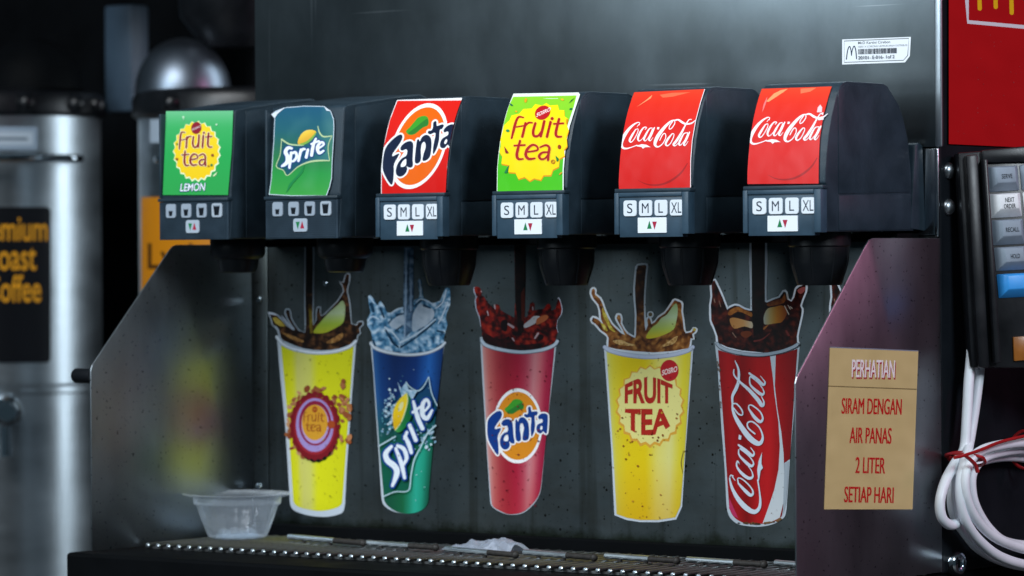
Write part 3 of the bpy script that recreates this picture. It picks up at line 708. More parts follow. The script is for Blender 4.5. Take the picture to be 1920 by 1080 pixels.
o['label'] = 'red label with white script and a clean right edge'
k = affine([(82, 600), (262, 378), (455, 435), (600, 355), (300, 640), (725, 608), (772, 474)], [(90, 590), (278, 348), (475, 410), (642, 325), (322, 606), (752, 578), (800, 440)])
o = cola_label(V[5], crop(1390, 155, 5.4), [(200, 62), (915, 38), (880, 150), (830, 340), (795, 560), (785, 760), (782, 1022), (62, 1026), (62, 850), (80, 590), (112, 340), (160, 170)], k, True)
o['label'] = 'red label with white script torn at its right end'

# ---------------------------------------------------------------- cup pictures stuck to the splash panel
def edge_u(l, r):
    """0..1 across a cup whose left and right edges are straight lines in the picture"""
    (ax, ay), (bx, by) = l; (cx, cy), (dx, dy) = r
    def u(x, y):
        xl = ax+(bx-ax)*(y-ay)/(by-ay); xr = cx+(dx-cx)*(y-cy)/(dy-cy); return (x-xl)/(xr-xl)
    return u
def bot(*pts): return [tuple(p) for p in spline(pts, 5)]
def rim(a, pts, w, col='#d9dfe8', dark='#8a95a2'):
    a.stroke([(*p, w+2.2) for p in pts], dark); a.stroke([(p[0], p[1]-.4, w) for p in pts], col)
def specks(a, xs, ys, n, cols, rmax=2.2, inside=None, seed=1):
    rn = random.Random(seed)
    for _ in range(n):
        x, y = rn.uniform(*xs), rn.uniform(*ys)
        if inside and not .05 < inside(x, y) < .95: continue
        r_ = rn.uniform(.6, rmax); a.ell(x, y, r_, r_*rn.uniform(.8, 1.4), rn.choice(cols), rn.random()*3, 8)
WHITE = '#c3ccd6'
BROWN = ['#0d0603', '#1c0e07', '#331b0d', '#6a4526']
LBROWN = ['#3c1e0c', '#6a3b17', '#8a5423', '#b98446']
# --- 1 yellow cup with bottle cap
a = Art(splash_map, base=.0005)
u = edge_u(((529, 660), (549, 950)), ((664, 660), (641, 950)))
a.poly([(519, 630), (525, 700), (535, 800), *bot((544, 946), (549, 955), (560, 961), (582, 967), (612, 969), (636, 964), (644, 958), (647, 944)), (650, 880), (660, 740), (668, 640)], WHITE)
c = crop(495, 500, 6); a.tr = c
in1 = [(100, 650), (85, 590), (62, 535), (72, 522), (140, 545), (200, 600), (250, 660), (330, 715), (348, 705), (300, 640), (262, 570), (240, 510), (255, 482), (285, 487), (295, 530), (302, 580), (340, 650), (390, 720), (462, 742), (470, 660), (464, 350), (468, 0), (472, -260), (550, -260), (552, 0), (548, 400), (545, 600), (553, 660), (592, 600), (592, 520), (605, 462), (632, 462), (626, 500), (640, 560), (682, 540), (762, 460), (832, 390), (870, 330), (900, 280), (882, 200), (852, 180), (897, 178), (925, 90), (960, 85), (955, 170), (930, 270), (947, 340), (962, 430), (972, 560), (982, 645), (1042, 660), (1062, 625), (1105, 620), (1110, 652), (1070, 690), (1080, 750), (1050, 772), (1040, 840), (1000, 870), (850, 930), (650, 952), (450, 932), (280, 872), (190, 822), (170, 760), (150, 700)]
a.outline(in1, '#aab6c2', 22, 2); a.poly(in1, noisy(BROWN, 8, 1), (4, 4))
a.poly([(470, -260), (550, -260), (548, 300), (470, 300)], noisy(['#070504', '#0e0906', '#1d120a'], 14, 5), (6, 6))
a.poly([(500, 420), (545, 430), (545, 620), (560, 740), (520, 750)], noisy(['#3a2208', '#6a5410', '#8a7a1c'], 10, 2), (4, 4))
a.poly([(880, 382), (912, 440), (906, 570), (880, 640), (780, 702), (680, 745), (560, 745), (580, 690), (622, 640), (690, 560), (760, 490), (830, 430)], lambda x, y: ramp((y-566)/60, [(0, '#9ab07a'), (.35, '#b3c49a'), (.7, '#9fb83a'), (1, '#b4b428')]), (4, 4), 3)
a.poly([(95, 580), (140, 570), (200, 620), (240, 670), (180, 670), (130, 640)], noisy(['#6a5214', '#b49a3c', '#cdbf62'], 5, 3), (4, 4))
a.stroke([(200, 555, 8), (260, 630, 14), (330, 705, 6)], '#b8bfd0'); a.stroke([(50, 520, 18), (135, 540, 16)], '#c4cddb')
for p in ([(200, 740), (300, 770), (440, 830), (420, 850), (300, 810)], [(700, 850), (800, 790), (880, 745), (890, 780), (850, 830), (760, 860)]): a.poly(p, noisy(['#4a2a12', '#9a6a36', '#c79a5a'], 4, 8), (3, 3), 3)
a.tr = None
rp = [(519, 632), (530, 645), (552, 655), (590, 661.5), (628, 659), (655, 650), (667, 640)]
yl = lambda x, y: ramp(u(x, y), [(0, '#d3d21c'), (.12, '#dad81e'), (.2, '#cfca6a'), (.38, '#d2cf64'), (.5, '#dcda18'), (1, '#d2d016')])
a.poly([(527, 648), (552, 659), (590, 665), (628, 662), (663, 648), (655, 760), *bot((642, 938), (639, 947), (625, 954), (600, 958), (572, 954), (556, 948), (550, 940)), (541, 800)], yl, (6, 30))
rim(a, rp, 4.6)
c = crop(480, 660, 3.176); a.tr = c
for k in range(46):                                              # rusty splatter round the cap
    t = random.uniform(0, 6.28); r_ = random.uniform(.92, 1.16); x, y = 352+150*r_*math.cos(t), 430+205*r_*math.sin(t)
    if x < 550: a.ell(x, y, random.uniform(8, 24), random.uniform(8, 20), random.choice(['#9a5a34', '#b0764c', '#8a4526', '#c89468']), random.random()*3, 9)
for k in range(26):
    x, y = random.uniform(500, 568), random.uniform(170, 570)
    a.ell(min(x, 555), y, random.uniform(8, 20), random.uniform(9, 24), random.choice(['#a8683e', '#bb7c52', '#96502c']), random.random()*3, 9)
a.ell(356, 470, 128, 185, '#121410', n=70, jag=lambda t: 1+.025*math.cos(22*t))
a.ell(350, 440, 148, 203, '#7c1620', n=120, jag=lambda t: 1+.03*math.cos(24*t)); a.ell(350, 440, 124, 172, '#9a2430')
a.ell(350, 435, 112, 160, '#a48ec8'); a.ell(352, 424, 96, 134, '#8a1c3a'); a.ell(352, 430, 82, 116, '#b49ad0'); a.ell(350, 420, 77, 106, '#d79a2c')
a.tr = None
k = affine([(212, 480), (715, 465), (295, 505), (580, 700)], [(280, 412), (405, 412), (312, 425), (384, 472)]); fruit_tea(a, comp(k, c), '#9a4a1c')
a.tr = c; a.ell(448, 432, 24, 24, '#a8481e'); a.ell(350, 342, 16, 18, '#a2481c'); a.text('SOSRO', 338, 346, 24, 8, '#d79a2c', .03)
a.tr = None; specks(a, (530, 660), (670, 950), 40, ['#a8a824', '#6a5a1c', '#8a8a20'], 1.4, u, 3)
a.build('cup_sticker', M['print'], sf)['label'] = 'yellow cup sticker with a maroon bottle cap'
# --- 2 blue to green cup
a = Art(splash_map, base=.0005); u = edge_u(((700, 660), (716, 930)), ((830, 660), (803, 930)))
a.poly([(694, 640), (700, 700), (710, 850), *bot((715, 930), (718, 944), (728, 954), (745, 961), (768, 963), (788, 957), (799, 947), (802, 930)), (814, 800), (829, 680), (834, 644)], WHITE)
c = crop(680, 500, 6); a.tr = c
in2 = [(62, 332), (86, 316), (130, 370), (165, 430), (187, 395), (205, 386), (240, 440), (272, 512), (320, 520), (400, 465), (455, 452), (462, 200), (466, -215), (570, -215), (576, 200), (576, 382), (632, 350), (640, 300), (620, 160), (640, 135), (660, 160), (672, 250), (682, 350), (740, 380), (792, 410), (870, 385), (900, 310), (930, 240), (980, 240), (986, 330), (984, 430), (942, 530), (936, 580), (955, 650), (930, 740), (912, 800), (915, 870), (800, 960), (600, 990), (400, 970), (200, 920), (112, 870), (105, 790), (95, 730), (52, 660), (50, 590), (90, 520), (70, 420)]
a.poly(in2, noisy(['#1a4a6c', '#4f8ab2', '#8fb6d6', '#d4e6f5'], 8, 4, 1.7), (3, 3))
a.poly([(466, -215), (570, -215), (575, 200), (570, 700), (480, 800), (455, 452), (462, 200)], noisy(['#26405a', '#5a7a9a', '#9db4cc'], 9, 7, 1.8), (4, 4))
for s_ in ([(520, -150, 10), (515, 150, 16), (510, 420, 14)], [(570, 0, 6), (572, 300, 8), (565, 600, 8)]): a.stroke(s_, '#1b3448')
for s_ in ([(490, -200, 10), (485, 200, 14), (480, 500, 18), (470, 800, 16)], [(545, 150, 10), (540, 500, 12)]): a.stroke(s_, '#a8bdd6')
for p in ([(300, 645), (380, 565), (462, 545), (462, 660), (360, 700)], [(585, 490), (640, 425), (700, 435), (790, 480), (802, 560), (740, 640), (640, 700), (560, 725), (560, 570)]): a.poly(p, noisy(['#a9bccf', '#c3d0e0', '#d4deea'], 10, 3), (5, 5), 3)
for s_ in ([(258, 715, 18), (300, 780, 30), (345, 855, 32), (400, 905, 20)], [(430, 905, 24), (600, 795, 18), (735, 690, 20), (820, 612, 12)], [(590, 440, 24), (660, 380, 22)], [(690, 435, 30), (760, 465, 18)], [(380, 545, 22), (455, 528, 18)], [(200, 470, 26), (240, 570, 18)], [(95, 420, 40), (120, 500, 36)], [(290, 640, 14), (325, 590, 12)], [(370, 720, 16), (450, 660, 12)], [(840, 720, 20), (905, 740, 26)], [(830, 460, 14), (880, 410, 18)], [(830, 920, 20), (885, 865, 10)], [(120, 830, 24), (140, 890, 18)]): a.stroke(s_, '#163f5c')
for s_ in ([(420, 855, 26), (560, 785, 20), (700, 690, 16), (820, 590, 12)], [(250, 680, 16), (330, 735, 18), (410, 830, 16)], [(320, 525, 14), (390, 480, 20), (455, 465, 14)], [(600, 400, 10), (655, 365, 14), (740, 395, 12), (800, 440, 10)], [(640, 160, 10), (655, 260, 14), (655, 340, 10)], [(940, 260, 12), (900, 400, 14), (820, 470, 14)], [(960, 400, 12), (900, 540, 14), (850, 640, 12)], [(75, 340, 12), (140, 420, 10)], [(60, 600, 14), (110, 560, 12), (180, 590, 14)]): a.stroke(s_, '#d6e6f6')
a.tr = None
def spr(x, y):
    v = (y-660)/300; uu = u(x, y)
    top = ramp(uu, [(0, '#2a5c94'), (.1, '#123c78'), (.3, '#0c2a5e'), (.62, '#0d3474'), (.82, '#2464b4'), (1, '#0e3268')])
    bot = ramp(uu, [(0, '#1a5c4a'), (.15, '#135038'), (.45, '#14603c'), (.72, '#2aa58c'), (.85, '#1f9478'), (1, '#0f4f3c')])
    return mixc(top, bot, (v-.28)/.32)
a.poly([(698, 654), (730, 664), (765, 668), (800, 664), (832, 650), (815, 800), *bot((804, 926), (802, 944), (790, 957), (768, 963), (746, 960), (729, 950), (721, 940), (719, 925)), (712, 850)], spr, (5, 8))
rim(a, [(695, 644), (705, 654), (730, 661.5), (765, 665.5), (800, 662), (824, 652), (834, 643)], 4)
c = crop(690, 680, 3.6); a.tr = c
bd2 = [(410, 97), (428, 200), (462, 290), (450, 420), (400, 480), (310, 660), (290, 760), (272, 865), (180, 872), (106, 902), (85, 560), (180, 500), (150, 330), (258, 132), (330, 190)]
a.poly(bd2, lambda x, y: mixc(hx('#12406e'), hx('#0f5a44'), (y-720)/120), (6, 6))
for k in range(150):
    if k % 3: x, y = random.gauss(150, 32), random.gauss(340, 85)
    else: x, y = random.gauss(390, 30), random.gauss(480, 55)
    if not 95 < x < 455: continue
    r_ = random.uniform(3, 11); a.ell(x, y, r_, r_*random.uniform(.7, 1.5), random.choice(['#7fa6c0', '#a9c4d6', '#c6dae6', '#4f8a9a']), random.random()*3, 9)
a.poly([(200, 130), (225, 175), (255, 130), (275, 180), (330, 195), (300, 250), (230, 240)], noisy(['#4a7ea4', '#9cbcd2', '#c8dae8'], 5, 4), (3, 3))
a.poly([(262, 204), (200, 262), (170, 330), (168, 400), (184, 456), (220, 402), (250, 322), (267, 250)], lambda x, y: ramp((y-738)/70, [(0, '#e8d23c'), (.5, '#f0c51a'), (1, '#d9a614')]), (4, 4), 3)
a.ell(222, 296, 14, 34, '#e2dc9a', .35, 16)
a.poly([(262, 204), (300, 262), (302, 340), (265, 420), (215, 470), (184, 456), (226, 408), (256, 326), (270, 255)], lambda x, y: ramp((x-742)/32, [(0, '#4c9a4a'), (.4, '#1c7a3c'), (1, '#0f5c34')]), (3, 6), 3)
a.stroke([(262, 204, 5), (268, 255, 6), (252, 325, 7), (222, 405, 6), (184, 456, 5)], '#cfe0a4')
for s_ in ([(410, 95, 6), (428, 200, 7), (466, 290, 7)], [(410, 95, 6), (372, 165, 7), (330, 190, 8), (278, 160, 7), (258, 130, 6)], [(78, 560, 9), (130, 530, 9), (185, 498, 8)], [(102, 905, 8), (180, 872, 7), (272, 862, 7), (290, 760, 8), (312, 655, 9), (355, 570, 8), (400, 480, 10), (456, 424, 9)]): a.stroke(s_, '#b9d2dc')
a.tr = None; strokes(a, c, SPR_CUP, '#12408c', 24); strokes(a, c, SPR_CUP, '#e6edf5')
specks(a, (700, 830), (690, 960), 40, ['#9fc4d8', '#5a8a9a', '#c2dae6'], .9, u, 5)
a.build('cup_sticker', M['print'], sf)['label'] = 'blue and green cup sticker with a yellow lemon'
# --- 3 pink red cup
a = Art(splash_map, base=.0005); u = edge_u(((903, 650), (921, 945)), ((1039, 650), (1015, 920)))
a.poly([(900, 632), (905, 720), (913, 850), *bot((919, 940), (922, 949), (934, 958), (955, 965), (980, 962), (1000, 946), (1012, 926), (1016, 905)), (1026, 800), (1044, 640)], '#b6c0ca')
c = crop(880, 520, 6.747); a.tr = c
in3 = [(62, 130), (85, 115), (130, 130), (160, 180), (152, 225), (185, 245), (215, 300), (260, 345), (308, 390), (325, 342), (348, 340), (375, 352), (392, 415), (480, 465), (570, 512), (580, 300), (574, 0), (570, -470), (712, -470), (714, 0), (705, 300), (700, 510), (735, 495), (752, 420), (770, 330), (800, 312), (825, 340), (820, 420), (880, 405), (945, 400), (975, 345), (1010, 335), (1032, 370), (1036, 420), (1090, 400), (1105, 320), (1130, 265), (1152, 310), (1170, 400), (1160, 470), (1112, 545), (1102, 640), (1118, 690), (1090, 790), (1080, 870), (900, 916), (700, 932), (450, 902), (250, 852), (172, 810), (152, 650), (130, 500), (90, 400), (80, 280), (95, 250), (66, 180)]
a.stroke([(62, 130, 16), (66, 180, 22), (92, 250, 18), (76, 290, 14), (90, 400, 16), (128, 500, 16), (150, 620, 14)], '#b9c2d4'); a.stroke([(1130, 265, 22), (1152, 310, 14), (1172, 400, 14), (1160, 470, 14), (1112, 545, 14), (1104, 640, 12), (1120, 690, 14)], '#b9c2d4')
a.poly(in3, noisy(['#1a0406', '#42090b', '#7a120e', '#a02a18'], 8, 11, 1.9), (4, 4))
a.poly([(574, -470), (712, -470), (712, 0), (690, 700), (620, 720), (580, 300)], noisy(['#0a0405', '#160608', '#2c0c08'], 14, 12), (6, 6))
a.poly([(655, 200), (700, 120), (702, 420), (690, 560), (660, 540)], '#5c1a0c')
a.poly([(180, 690), (300, 760), (440, 780), (500, 740), (600, 860), (900, 830), (900, 910), (700, 930), (450, 900), (250, 850), (180, 800)], noisy(['#0c0304', '#1c0508', '#3a0a0c'], 7, 13), (4, 4), 2)
a.poly([(690, 600), (760, 540), (820, 490), (900, 500), (860, 560), (800, 600), (710, 640)], '#c9c6c9', None, 3); a.poly([(860, 520), (960, 475), (1000, 500), (960, 550), (850, 600)], '#b5633a', None, 3)
for s_ in ([(490, 590, 22), (555, 630, 30)], [(830, 770, 18), (870, 710, 26)], [(545, 770, 18), (565, 800, 16)], [(228, 430, 16), (240, 480, 12)], [(580, 700, 10), (640, 730, 14)], [(320, 350, 16), (325, 395, 16)], [(800, 380, 16), (805, 410, 16)], [(150, 170, 10), (154, 190, 10)]): a.stroke(s_, '#bfa3a8')
for p in ([(400, 560), (480, 540), (470, 680), (410, 660)], [(880, 720), (940, 740), (920, 790), (860, 800)], [(540, 690), (660, 700), (650, 740), (560, 730)]): a.poly(p, '#16060a', None, 3)
a.tr = None
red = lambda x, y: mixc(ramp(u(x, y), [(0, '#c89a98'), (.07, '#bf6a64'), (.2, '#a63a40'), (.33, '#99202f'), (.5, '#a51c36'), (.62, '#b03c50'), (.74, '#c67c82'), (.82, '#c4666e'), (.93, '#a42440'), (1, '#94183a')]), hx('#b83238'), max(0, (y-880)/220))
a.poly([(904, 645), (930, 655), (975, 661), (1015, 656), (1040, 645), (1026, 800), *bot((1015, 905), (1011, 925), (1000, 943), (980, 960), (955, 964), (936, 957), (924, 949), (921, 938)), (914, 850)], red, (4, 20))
rim(a, [(903, 639), (912, 648), (940, 656), (978, 660.5), (1015, 656.5), (1038, 648), (1045, 640)], 5.4, '#b9c6d4', '#5a6672')
c = crop(895, 700, 5.4); fanta(a, c, '#0f3a86', '#dc8a1e')
specks(a, (910, 1030), (690, 950), 75, ['#6a1424', '#7a1a2c', '#5a0f1e'], 1.7, u, 8)
a.build('cup_sticker', M['print'], sf)['label'] = 'pinkish red cup sticker with an orange disc'
# --- 4 yellow cup with pale sunburst
a = Art(splash_map, base=.0005); u = edge_u(((1136, 660), (1155, 970)), ((1295, 660), (1277, 970)))
a.poly([(1132, 648), (1136, 700), (1146, 840), (1152, 966), (1175, 975), (1200, 979), (1235, 979), (1268, 974), (1279, 950), (1285, 850), (1298, 680), (1300, 650)], WHITE)
c = crop(1095, 480, 5.4); a.tr = c
in4 = [(80, 340), (100, 330), (112, 350), (110, 390), (160, 430), (185, 480), (205, 540), (240, 620), (280, 690), (330, 740), (380, 785), (413, 798), (390, 740), (350, 670), (330, 630), (340, 597), (365, 600), (375, 640), (370, 680), (400, 740), (440, 790), (520, 832), (526, 800), (532, 600), (520, 450), (516, 320), (530, 150), (545, 96), (620, 90), (632, 102), (620, 200), (610, 330), (605, 450), (608, 600), (614, 700), (624, 758), (648, 700), (640, 650), (658, 622), (672, 652), (682, 690), (730, 662), (760, 620), (820, 580), (860, 530), (900, 470), (918, 446), (980, 470), (990, 500), (985, 560), (1000, 650), (1010, 742), (1030, 782), (1090, 770), (1110, 736), (1136, 746), (1120, 772), (1095, 790), (1105, 840), (1080, 830), (1070, 900), (1060, 932), (900, 962), (700, 977), (500, 962), (330, 942), (245, 922), (250, 830), (225, 790), (170, 750), (120, 690), (78, 660), (90, 622), (140, 642), (200, 700), (172, 640), (165, 560), (145, 490), (95, 430), (75, 380)]
a.outline(in4, '#d3dae2', 36, 2); a.ell(672, 592, 34, 34, '#d3dae2'); a.poly([(240, 640), (420, 800), (500, 830), (330, 860)], '#d3dae2'); a.poly([(630, 760), (630, 690), (690, 690)], '#d3dae2')
a.poly(in4, noisy(LBROWN, 8, 21), (4, 4)); a.ell(672, 592, 20, 20, '#6a5a3c'); a.ell(1118, 745, 16, 16, '#b8a23c')
a.poly([(532, 600), (520, 450), (516, 320), (530, 150), (545, 96), (620, 90), (632, 102), (620, 200), (610, 330), (605, 450), (604, 560)], noisy(['#241006', '#3a1c0a', '#6a3d18'], 9, 22), (5, 5))
a.poly([(935, 480), (950, 560), (930, 680), (900, 750), (800, 802), (700, 832), (632, 832), (640, 790), (690, 722), (740, 684), (780, 632), (840, 592), (890, 522)], lambda x, y: ramp((y-570)/62, [(0, '#9ab87e'), (.4, '#b9cfa6'), (.75, '#b3c65c'), (1, '#d0c02a')]), (4, 4), 3)
for p in ([(190, 520), (230, 600), (270, 700), (320, 770), (260, 740), (220, 660), (190, 600)], [(170, 680), (210, 700), (240, 760), (200, 740)]): a.poly(p, noisy(['#8a6a1c', '#c9b23c', '#d6cf72'], 5, 23), (4, 4), 3)
for p in ([(290, 860), (380, 850), (440, 880), (520, 900), (480, 910), (360, 900)], [(770, 920), (850, 870), (920, 820), (950, 815), (920, 880), (840, 910)]): a.poly(p, noisy(['#8a5a28', '#c49a5c', '#e0bf86'], 4, 24), (3, 3), 3)
a.stroke([(700, 700, 5), (760, 625, 8), (830, 590, 7), (890, 510, 5)], '#5a3212')
a.tr = None
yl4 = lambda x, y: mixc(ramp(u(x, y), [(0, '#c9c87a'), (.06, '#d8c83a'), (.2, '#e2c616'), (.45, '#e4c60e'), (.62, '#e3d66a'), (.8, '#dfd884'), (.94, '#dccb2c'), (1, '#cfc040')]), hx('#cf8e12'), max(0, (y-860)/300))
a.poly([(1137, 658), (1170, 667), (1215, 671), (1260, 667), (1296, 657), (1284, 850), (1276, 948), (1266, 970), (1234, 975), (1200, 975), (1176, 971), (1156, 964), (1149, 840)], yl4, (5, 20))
rim(a, [(1134, 651), (1145, 658), (1175, 665.5), (1217, 669.5), (1260, 665.5), (1288, 658), (1299, 651)], 6, '#b9c2d6', '#8a94ae')
c = crop(1080, 470, 2.038); a.tr = c
a.poly(star(283, 595, 134, 160, 22, .09), '#dba23a'); a.poly(star(283, 592, 126, 150, 22, .075), '#e6dc88')
def wf(s_, t): return (186+183*s_, (585-10*t*0)+(1-t)*0-t*((585-525)+42*math.sin(math.pi*(.1+.8*s_))))
def wt(s_, t): return (187+173*s_, 604+(1-t)*(58+46*math.sin(math.pi*(.06+.88*s_)))*1.0)
a.text('FRUIT', 0, 0, 1, 1, '#b0261a', .095, warp=wf); a.text('TEA', 0, 0, 1, 1, '#b0261a', .095, warp=wt)
a.ell(357, 458, 35, 41, '#b81d24'); a.text('SOSRO', 328, 478, 58, 18, '#f0dcd8', .05, (58, -16), (2, -22))
a.stroke([(410, 770, 3), (402, 810, 4), (408, 850, 2)], '#7a6a2c')
a.tr = None; specks(a, (1150, 1285), (760, 970), 60, ['#8a4a18', '#a0642a', '#7a3a14', '#c08a24'], 2.0, u, 4)
a.build('cup_sticker', M['print'], sf)['label'] = 'yellow cup sticker with a pale sunburst and red lettering'
# --- 5 and 6 red cups with white script; most of the sixth is behind the right guard
def red_cup(dx, lab):
    mp = (lambda x, y, o: splash_map(x, y, o)+np.array([dx, 0, 0]))
    a = Art(mp, base=.0005); c = crop(1340, 660, 3.175); a.tr = c
    a.poly([(0, -60), (18, 100), (42, 480), (46, 520), (60, 700), *bot((70, 910), (78, 955), (98, 994), (150, 1028), (260, 1040), (350, 1024), (412, 986), (427, 940), (431, 890)), (448, 640), (478, 300), (508, -60)], '#b4bec8')
    c5 = crop(1320, 520, 6.355); a.tr = c5
    in5 = [(88, 60), (125, 35), (170, 130), (220, 240), (276, 385), (310, 360), (370, 335), (420, 345), (480, 380), (540, 396), (572, 398), (570, 100), (566, -460), (728, -460), (725, 100), (726, 290), (750, 300), (830, 265), (900, 240), (950, 170), (976, 180), (990, 262), (1042, 290), (1075, 240), (1100, 140), (1140, 110), (1212, 80), (1207, 170), (1170, 262), (1146, 340), (1166, 380), (1160, 450), (1126, 600), (1106, 700), (1110, 790), (1080, 840), (900, 886), (700, 896), (450, 872), (280, 832), (170, 782), (160, 700), (120, 590), (86, 510), (82, 330), (98, 230)]
    a.outline(in5, '#d5dce6', 44, 2); a.poly(in5, noisy(['#0a0304', '#1c0807', '#38100c', '#5c2012'], 9, 31, 1.7), (4, 4))
    a.poly([(568, -460), (728, -460), (722, 300), (700, 700), (590, 700), (572, 398)], noisy(['#040203', '#0a0405', '#2a0a0c'], 16, 32), (6, 6))
    a.poly([(285, 420), (340, 372), (420, 352), (500, 395), (568, 420), (568, 470), (480, 430), (400, 410), (310, 455)], noisy(['#6a3010', '#9a5a20', '#b8762c'], 6, 33), (4, 4), 3)
    a.poly([(305, 505), (340, 480), (420, 492), (520, 520), (572, 535), (574, 606), (480, 585), (370, 612), (325, 570)], lambda x, y: ramp((x-1368)/42, [(0, '#a8713c'), (.6, '#bf8a52'), (1, '#c4b49a')]), (4, 4), 3)
    a.poly([(715, 455), (760, 372), (850, 350), (930, 335), (975, 380), (985, 440), (930, 530), (850, 548), (730, 562), (712, 520)], lambda x, y: ramp((x-1432)/42, [(0, '#a9aa9c'), (.3, '#b89a5a'), (.6, '#b5711f'), (1, '#7c3a10')]), (3, 3), 3)
    a.poly([(750, 310), (850, 270), (930, 250), (960, 190), (972, 260), (940, 310), (850, 330), (770, 345)], noisy(['#5c260e', '#a05a22'], 6, 35), (4, 4), 3)
    a.poly([(450, 650), (540, 640), (572, 680), (500, 722), (440, 690)], '#6a2f16', None, 3); a.poly([(710, 600), (770, 560), (750, 590), (715, 625)], '#a8642c', None, 3)
    for s_ in ([(960, 340, 10), (1010, 440, 12)], [(1000, 330, 8), (1030, 380, 10)], [(1030, 350, 10), (1050, 370, 10)], [(990, 200, 14), (995, 260, 10)]): a.stroke(s_, '#c0b4a8')
    for s_ in ([(180, 280, 8), (200, 350, 9)], [(340, 660, 10), (380, 715, 10)], [(600, 760, 22), (690, 740, 18), (780, 670, 12)], [(980, 640, 20), (1010, 690, 24)], [(120, 260, 14), (130, 300, 12)]): a.stroke(s_, '#6a2a26' if s_[0][0] > 500 else '#8a6a5a')
    a.poly([(1110, 160), (1150, 125), (1205, 115), (1200, 160), (1150, 200)], '#a0504c', None, 2)
    a.tr = c
    uu = edge_u(((1348, 660), (1370, 960)), ((1492, 660), (1470, 960)))
    a.poly([(20, -12), (130, 20), (260, 28), (400, 12), (492, -18), (470, 300), (448, 636), (412, 662), *bot((408, 890), (404, 950), (390, 986), (325, 1018), (200, 1021), (140, 1002), (104, 968), (86, 925)), (56, 480)],
           lambda x, y: ramp(uu(x, y), [(0, '#8a1014'), (.12, '#a31216'), (.3, '#7e0a0e'), (.5, '#b01418'), (.7, '#b8161a'), (.82, '#9c1014'), (1, '#7c0c12')]), (5, 20))
    a.poly([(328, 14), (364, 14), (358, 200), (372, 330), (397, 480), (410, 600), (414, 720), (408, 900), (388, 985), (330, 1017), (286, 1019), (318, 930), (355, 820), (380, 700), (388, 560), (380, 420), (356, 250), (344, 130)], lambda x, y: ramp((y-660)/330, [(0, '#ccd4de'), (.6, '#b9c2c9'), (1, '#c9ced2')]), (0, 12))
    a.poly([(414, 668), (441, 650), (434, 780), (424, 900), (408, 965), (408, 900), (414, 720)], '#9aa4ae')
    a.poly([(88, 870), (140, 990), (110, 975), (85, 930)], '#b8305a')
    for k in range(26): t = random.uniform(0, 1); a.ell(140+250*t, 1024-26*(2*t-1)**2*t-6*random.random(), random.uniform(4, 14), random.uniform(3, 8), random.choice(['#5a3a20', '#7a5632', '#3a2414']), 0, 8)
    for k in range(16): t = random.uniform(0, 1); a.ell(16+20*t, 60+170*t*2*random.random(), 3, random.uniform(4, 9), '#6a5a50', 0, 7)
    a.tr = None
    rim(a, [(1345, 645), (1356, 654), (1385, 662), (1425, 665.5), (1462, 660), (1485, 652), (1495, 646)], 5.5, '#9fabb8', '#3c4650')
    k = affine([(82, 610), (262, 378), (455, 435), (300, 640), (375, 625), (725, 608), (600, 355), (835, 350), (792, 346), (95, 632)], [(215, 945), (112, 748), (153, 497), (297, 682), (296, 578), (300, 195), (103, 322), (110, 52), (112, 115), (262, 960)])
    cola(a, comp(k, c), '#ccd6e2')
    return a.build('cup_sticker', M['print'], sf)
red_cup(0, '')['label'] = 'red cup sticker with white script and a white ribbon'
d6 = on(1, YS, 1556, 560)[0]-on(1, YS, 1331, 560)[0]
red_cup(d6, '')['label'] = 'red cup sticker almost hidden behind the right splash guard'

# ---------------------------------------------------------------- notices on the machine
a = Art(wing_map, base=.0003)
a.poly([(1556, 650), (1722, 657), (1711, 955), (1545, 955)], lambda x, y: mixc(hx('#d2be86'), hx('#c2ae78'), .5+.5*noise.noise((x/25, y/25, 2))), (8, 8))
a.stroke([(1556, 651, 2), (1722, 658, 2)], '#7e8494', cap=False); a.stroke([(1553, 724, 2), (1719, 730, 2)], '#7a6a44', cap=False)
def sign(s_, x, y, w, h, col, b=.03, dx=0, dy=0): a.text(s_, x+dx, y+dy, w, h, col, b, (w, w*.018), (h*.034, -h))
[sign('PERHATIAN', 1597, 708, 80, 33, '#a8323a', 0, d_, 2.4) for d_ in (.6, 1.8)]; [sign('PERHATIAN', 1597, 707, 80, 33, '#f2ecec', 0, d_) for d_ in (-.3, .4)]
for s_, x, y, w in (('SIRAM DENGAN', 1578, 776, 112), ('AIR PANAS', 1593, 831, 78), ('2 LITER', 1604, 887, 55), ('SETIAP HARI', 1583, 942, 92)):
    sign(s_, x, y, w, 30, '#c0181a', 0, -.45); sign(s_, x, y, w, 30, '#c0181a', 0, .45)
a.build('notice', M['label'], sf)['label'] = 'gold coloured notice with red lettering'
a = Art(lambda x, y, o: on(1, YS-.0016-o, x, y), base=.0003)
q = [(1579, 74), (1708, 69), (1706, 105), (1697, 117), (1579, 121)]
a.poly(q, '#e8edf2'); qi = [(1583, 77), (1704, 72), (1702, 104), (1694, 113), (1583, 117)]
a.stroke([(*p, 1.3) for p in qi], '#232f40', closed=True, n=1)
a.stroke([(1587, 111, 2), (1589.5, 94, 2), (1593, 87, 1.8), (1595.5, 94, 1.8), (1596.5, 104, 1.6)], '#2c3a4e'); a.stroke([(1596.5, 104, 1.6), (1598, 94, 1.8), (1601.5, 86.5, 1.8), (1604.5, 94, 2), (1606, 110, 2)], '#2c3a4e')
tv = lambda w, h: dict(wv=(w, -w*.035), hv=(0, -h))
a.text('McD Kartini Cirebon', 1609, 83, 60, 5, '#2a3646', .02, **tv(60, 5)); a.text('10001 X CORONG UKM/UKURAN DISTRIBUSI', 1609, 89.5, 92, 3.4, '#5c6674', 0, **tv(92, 3.4))
x = 1609
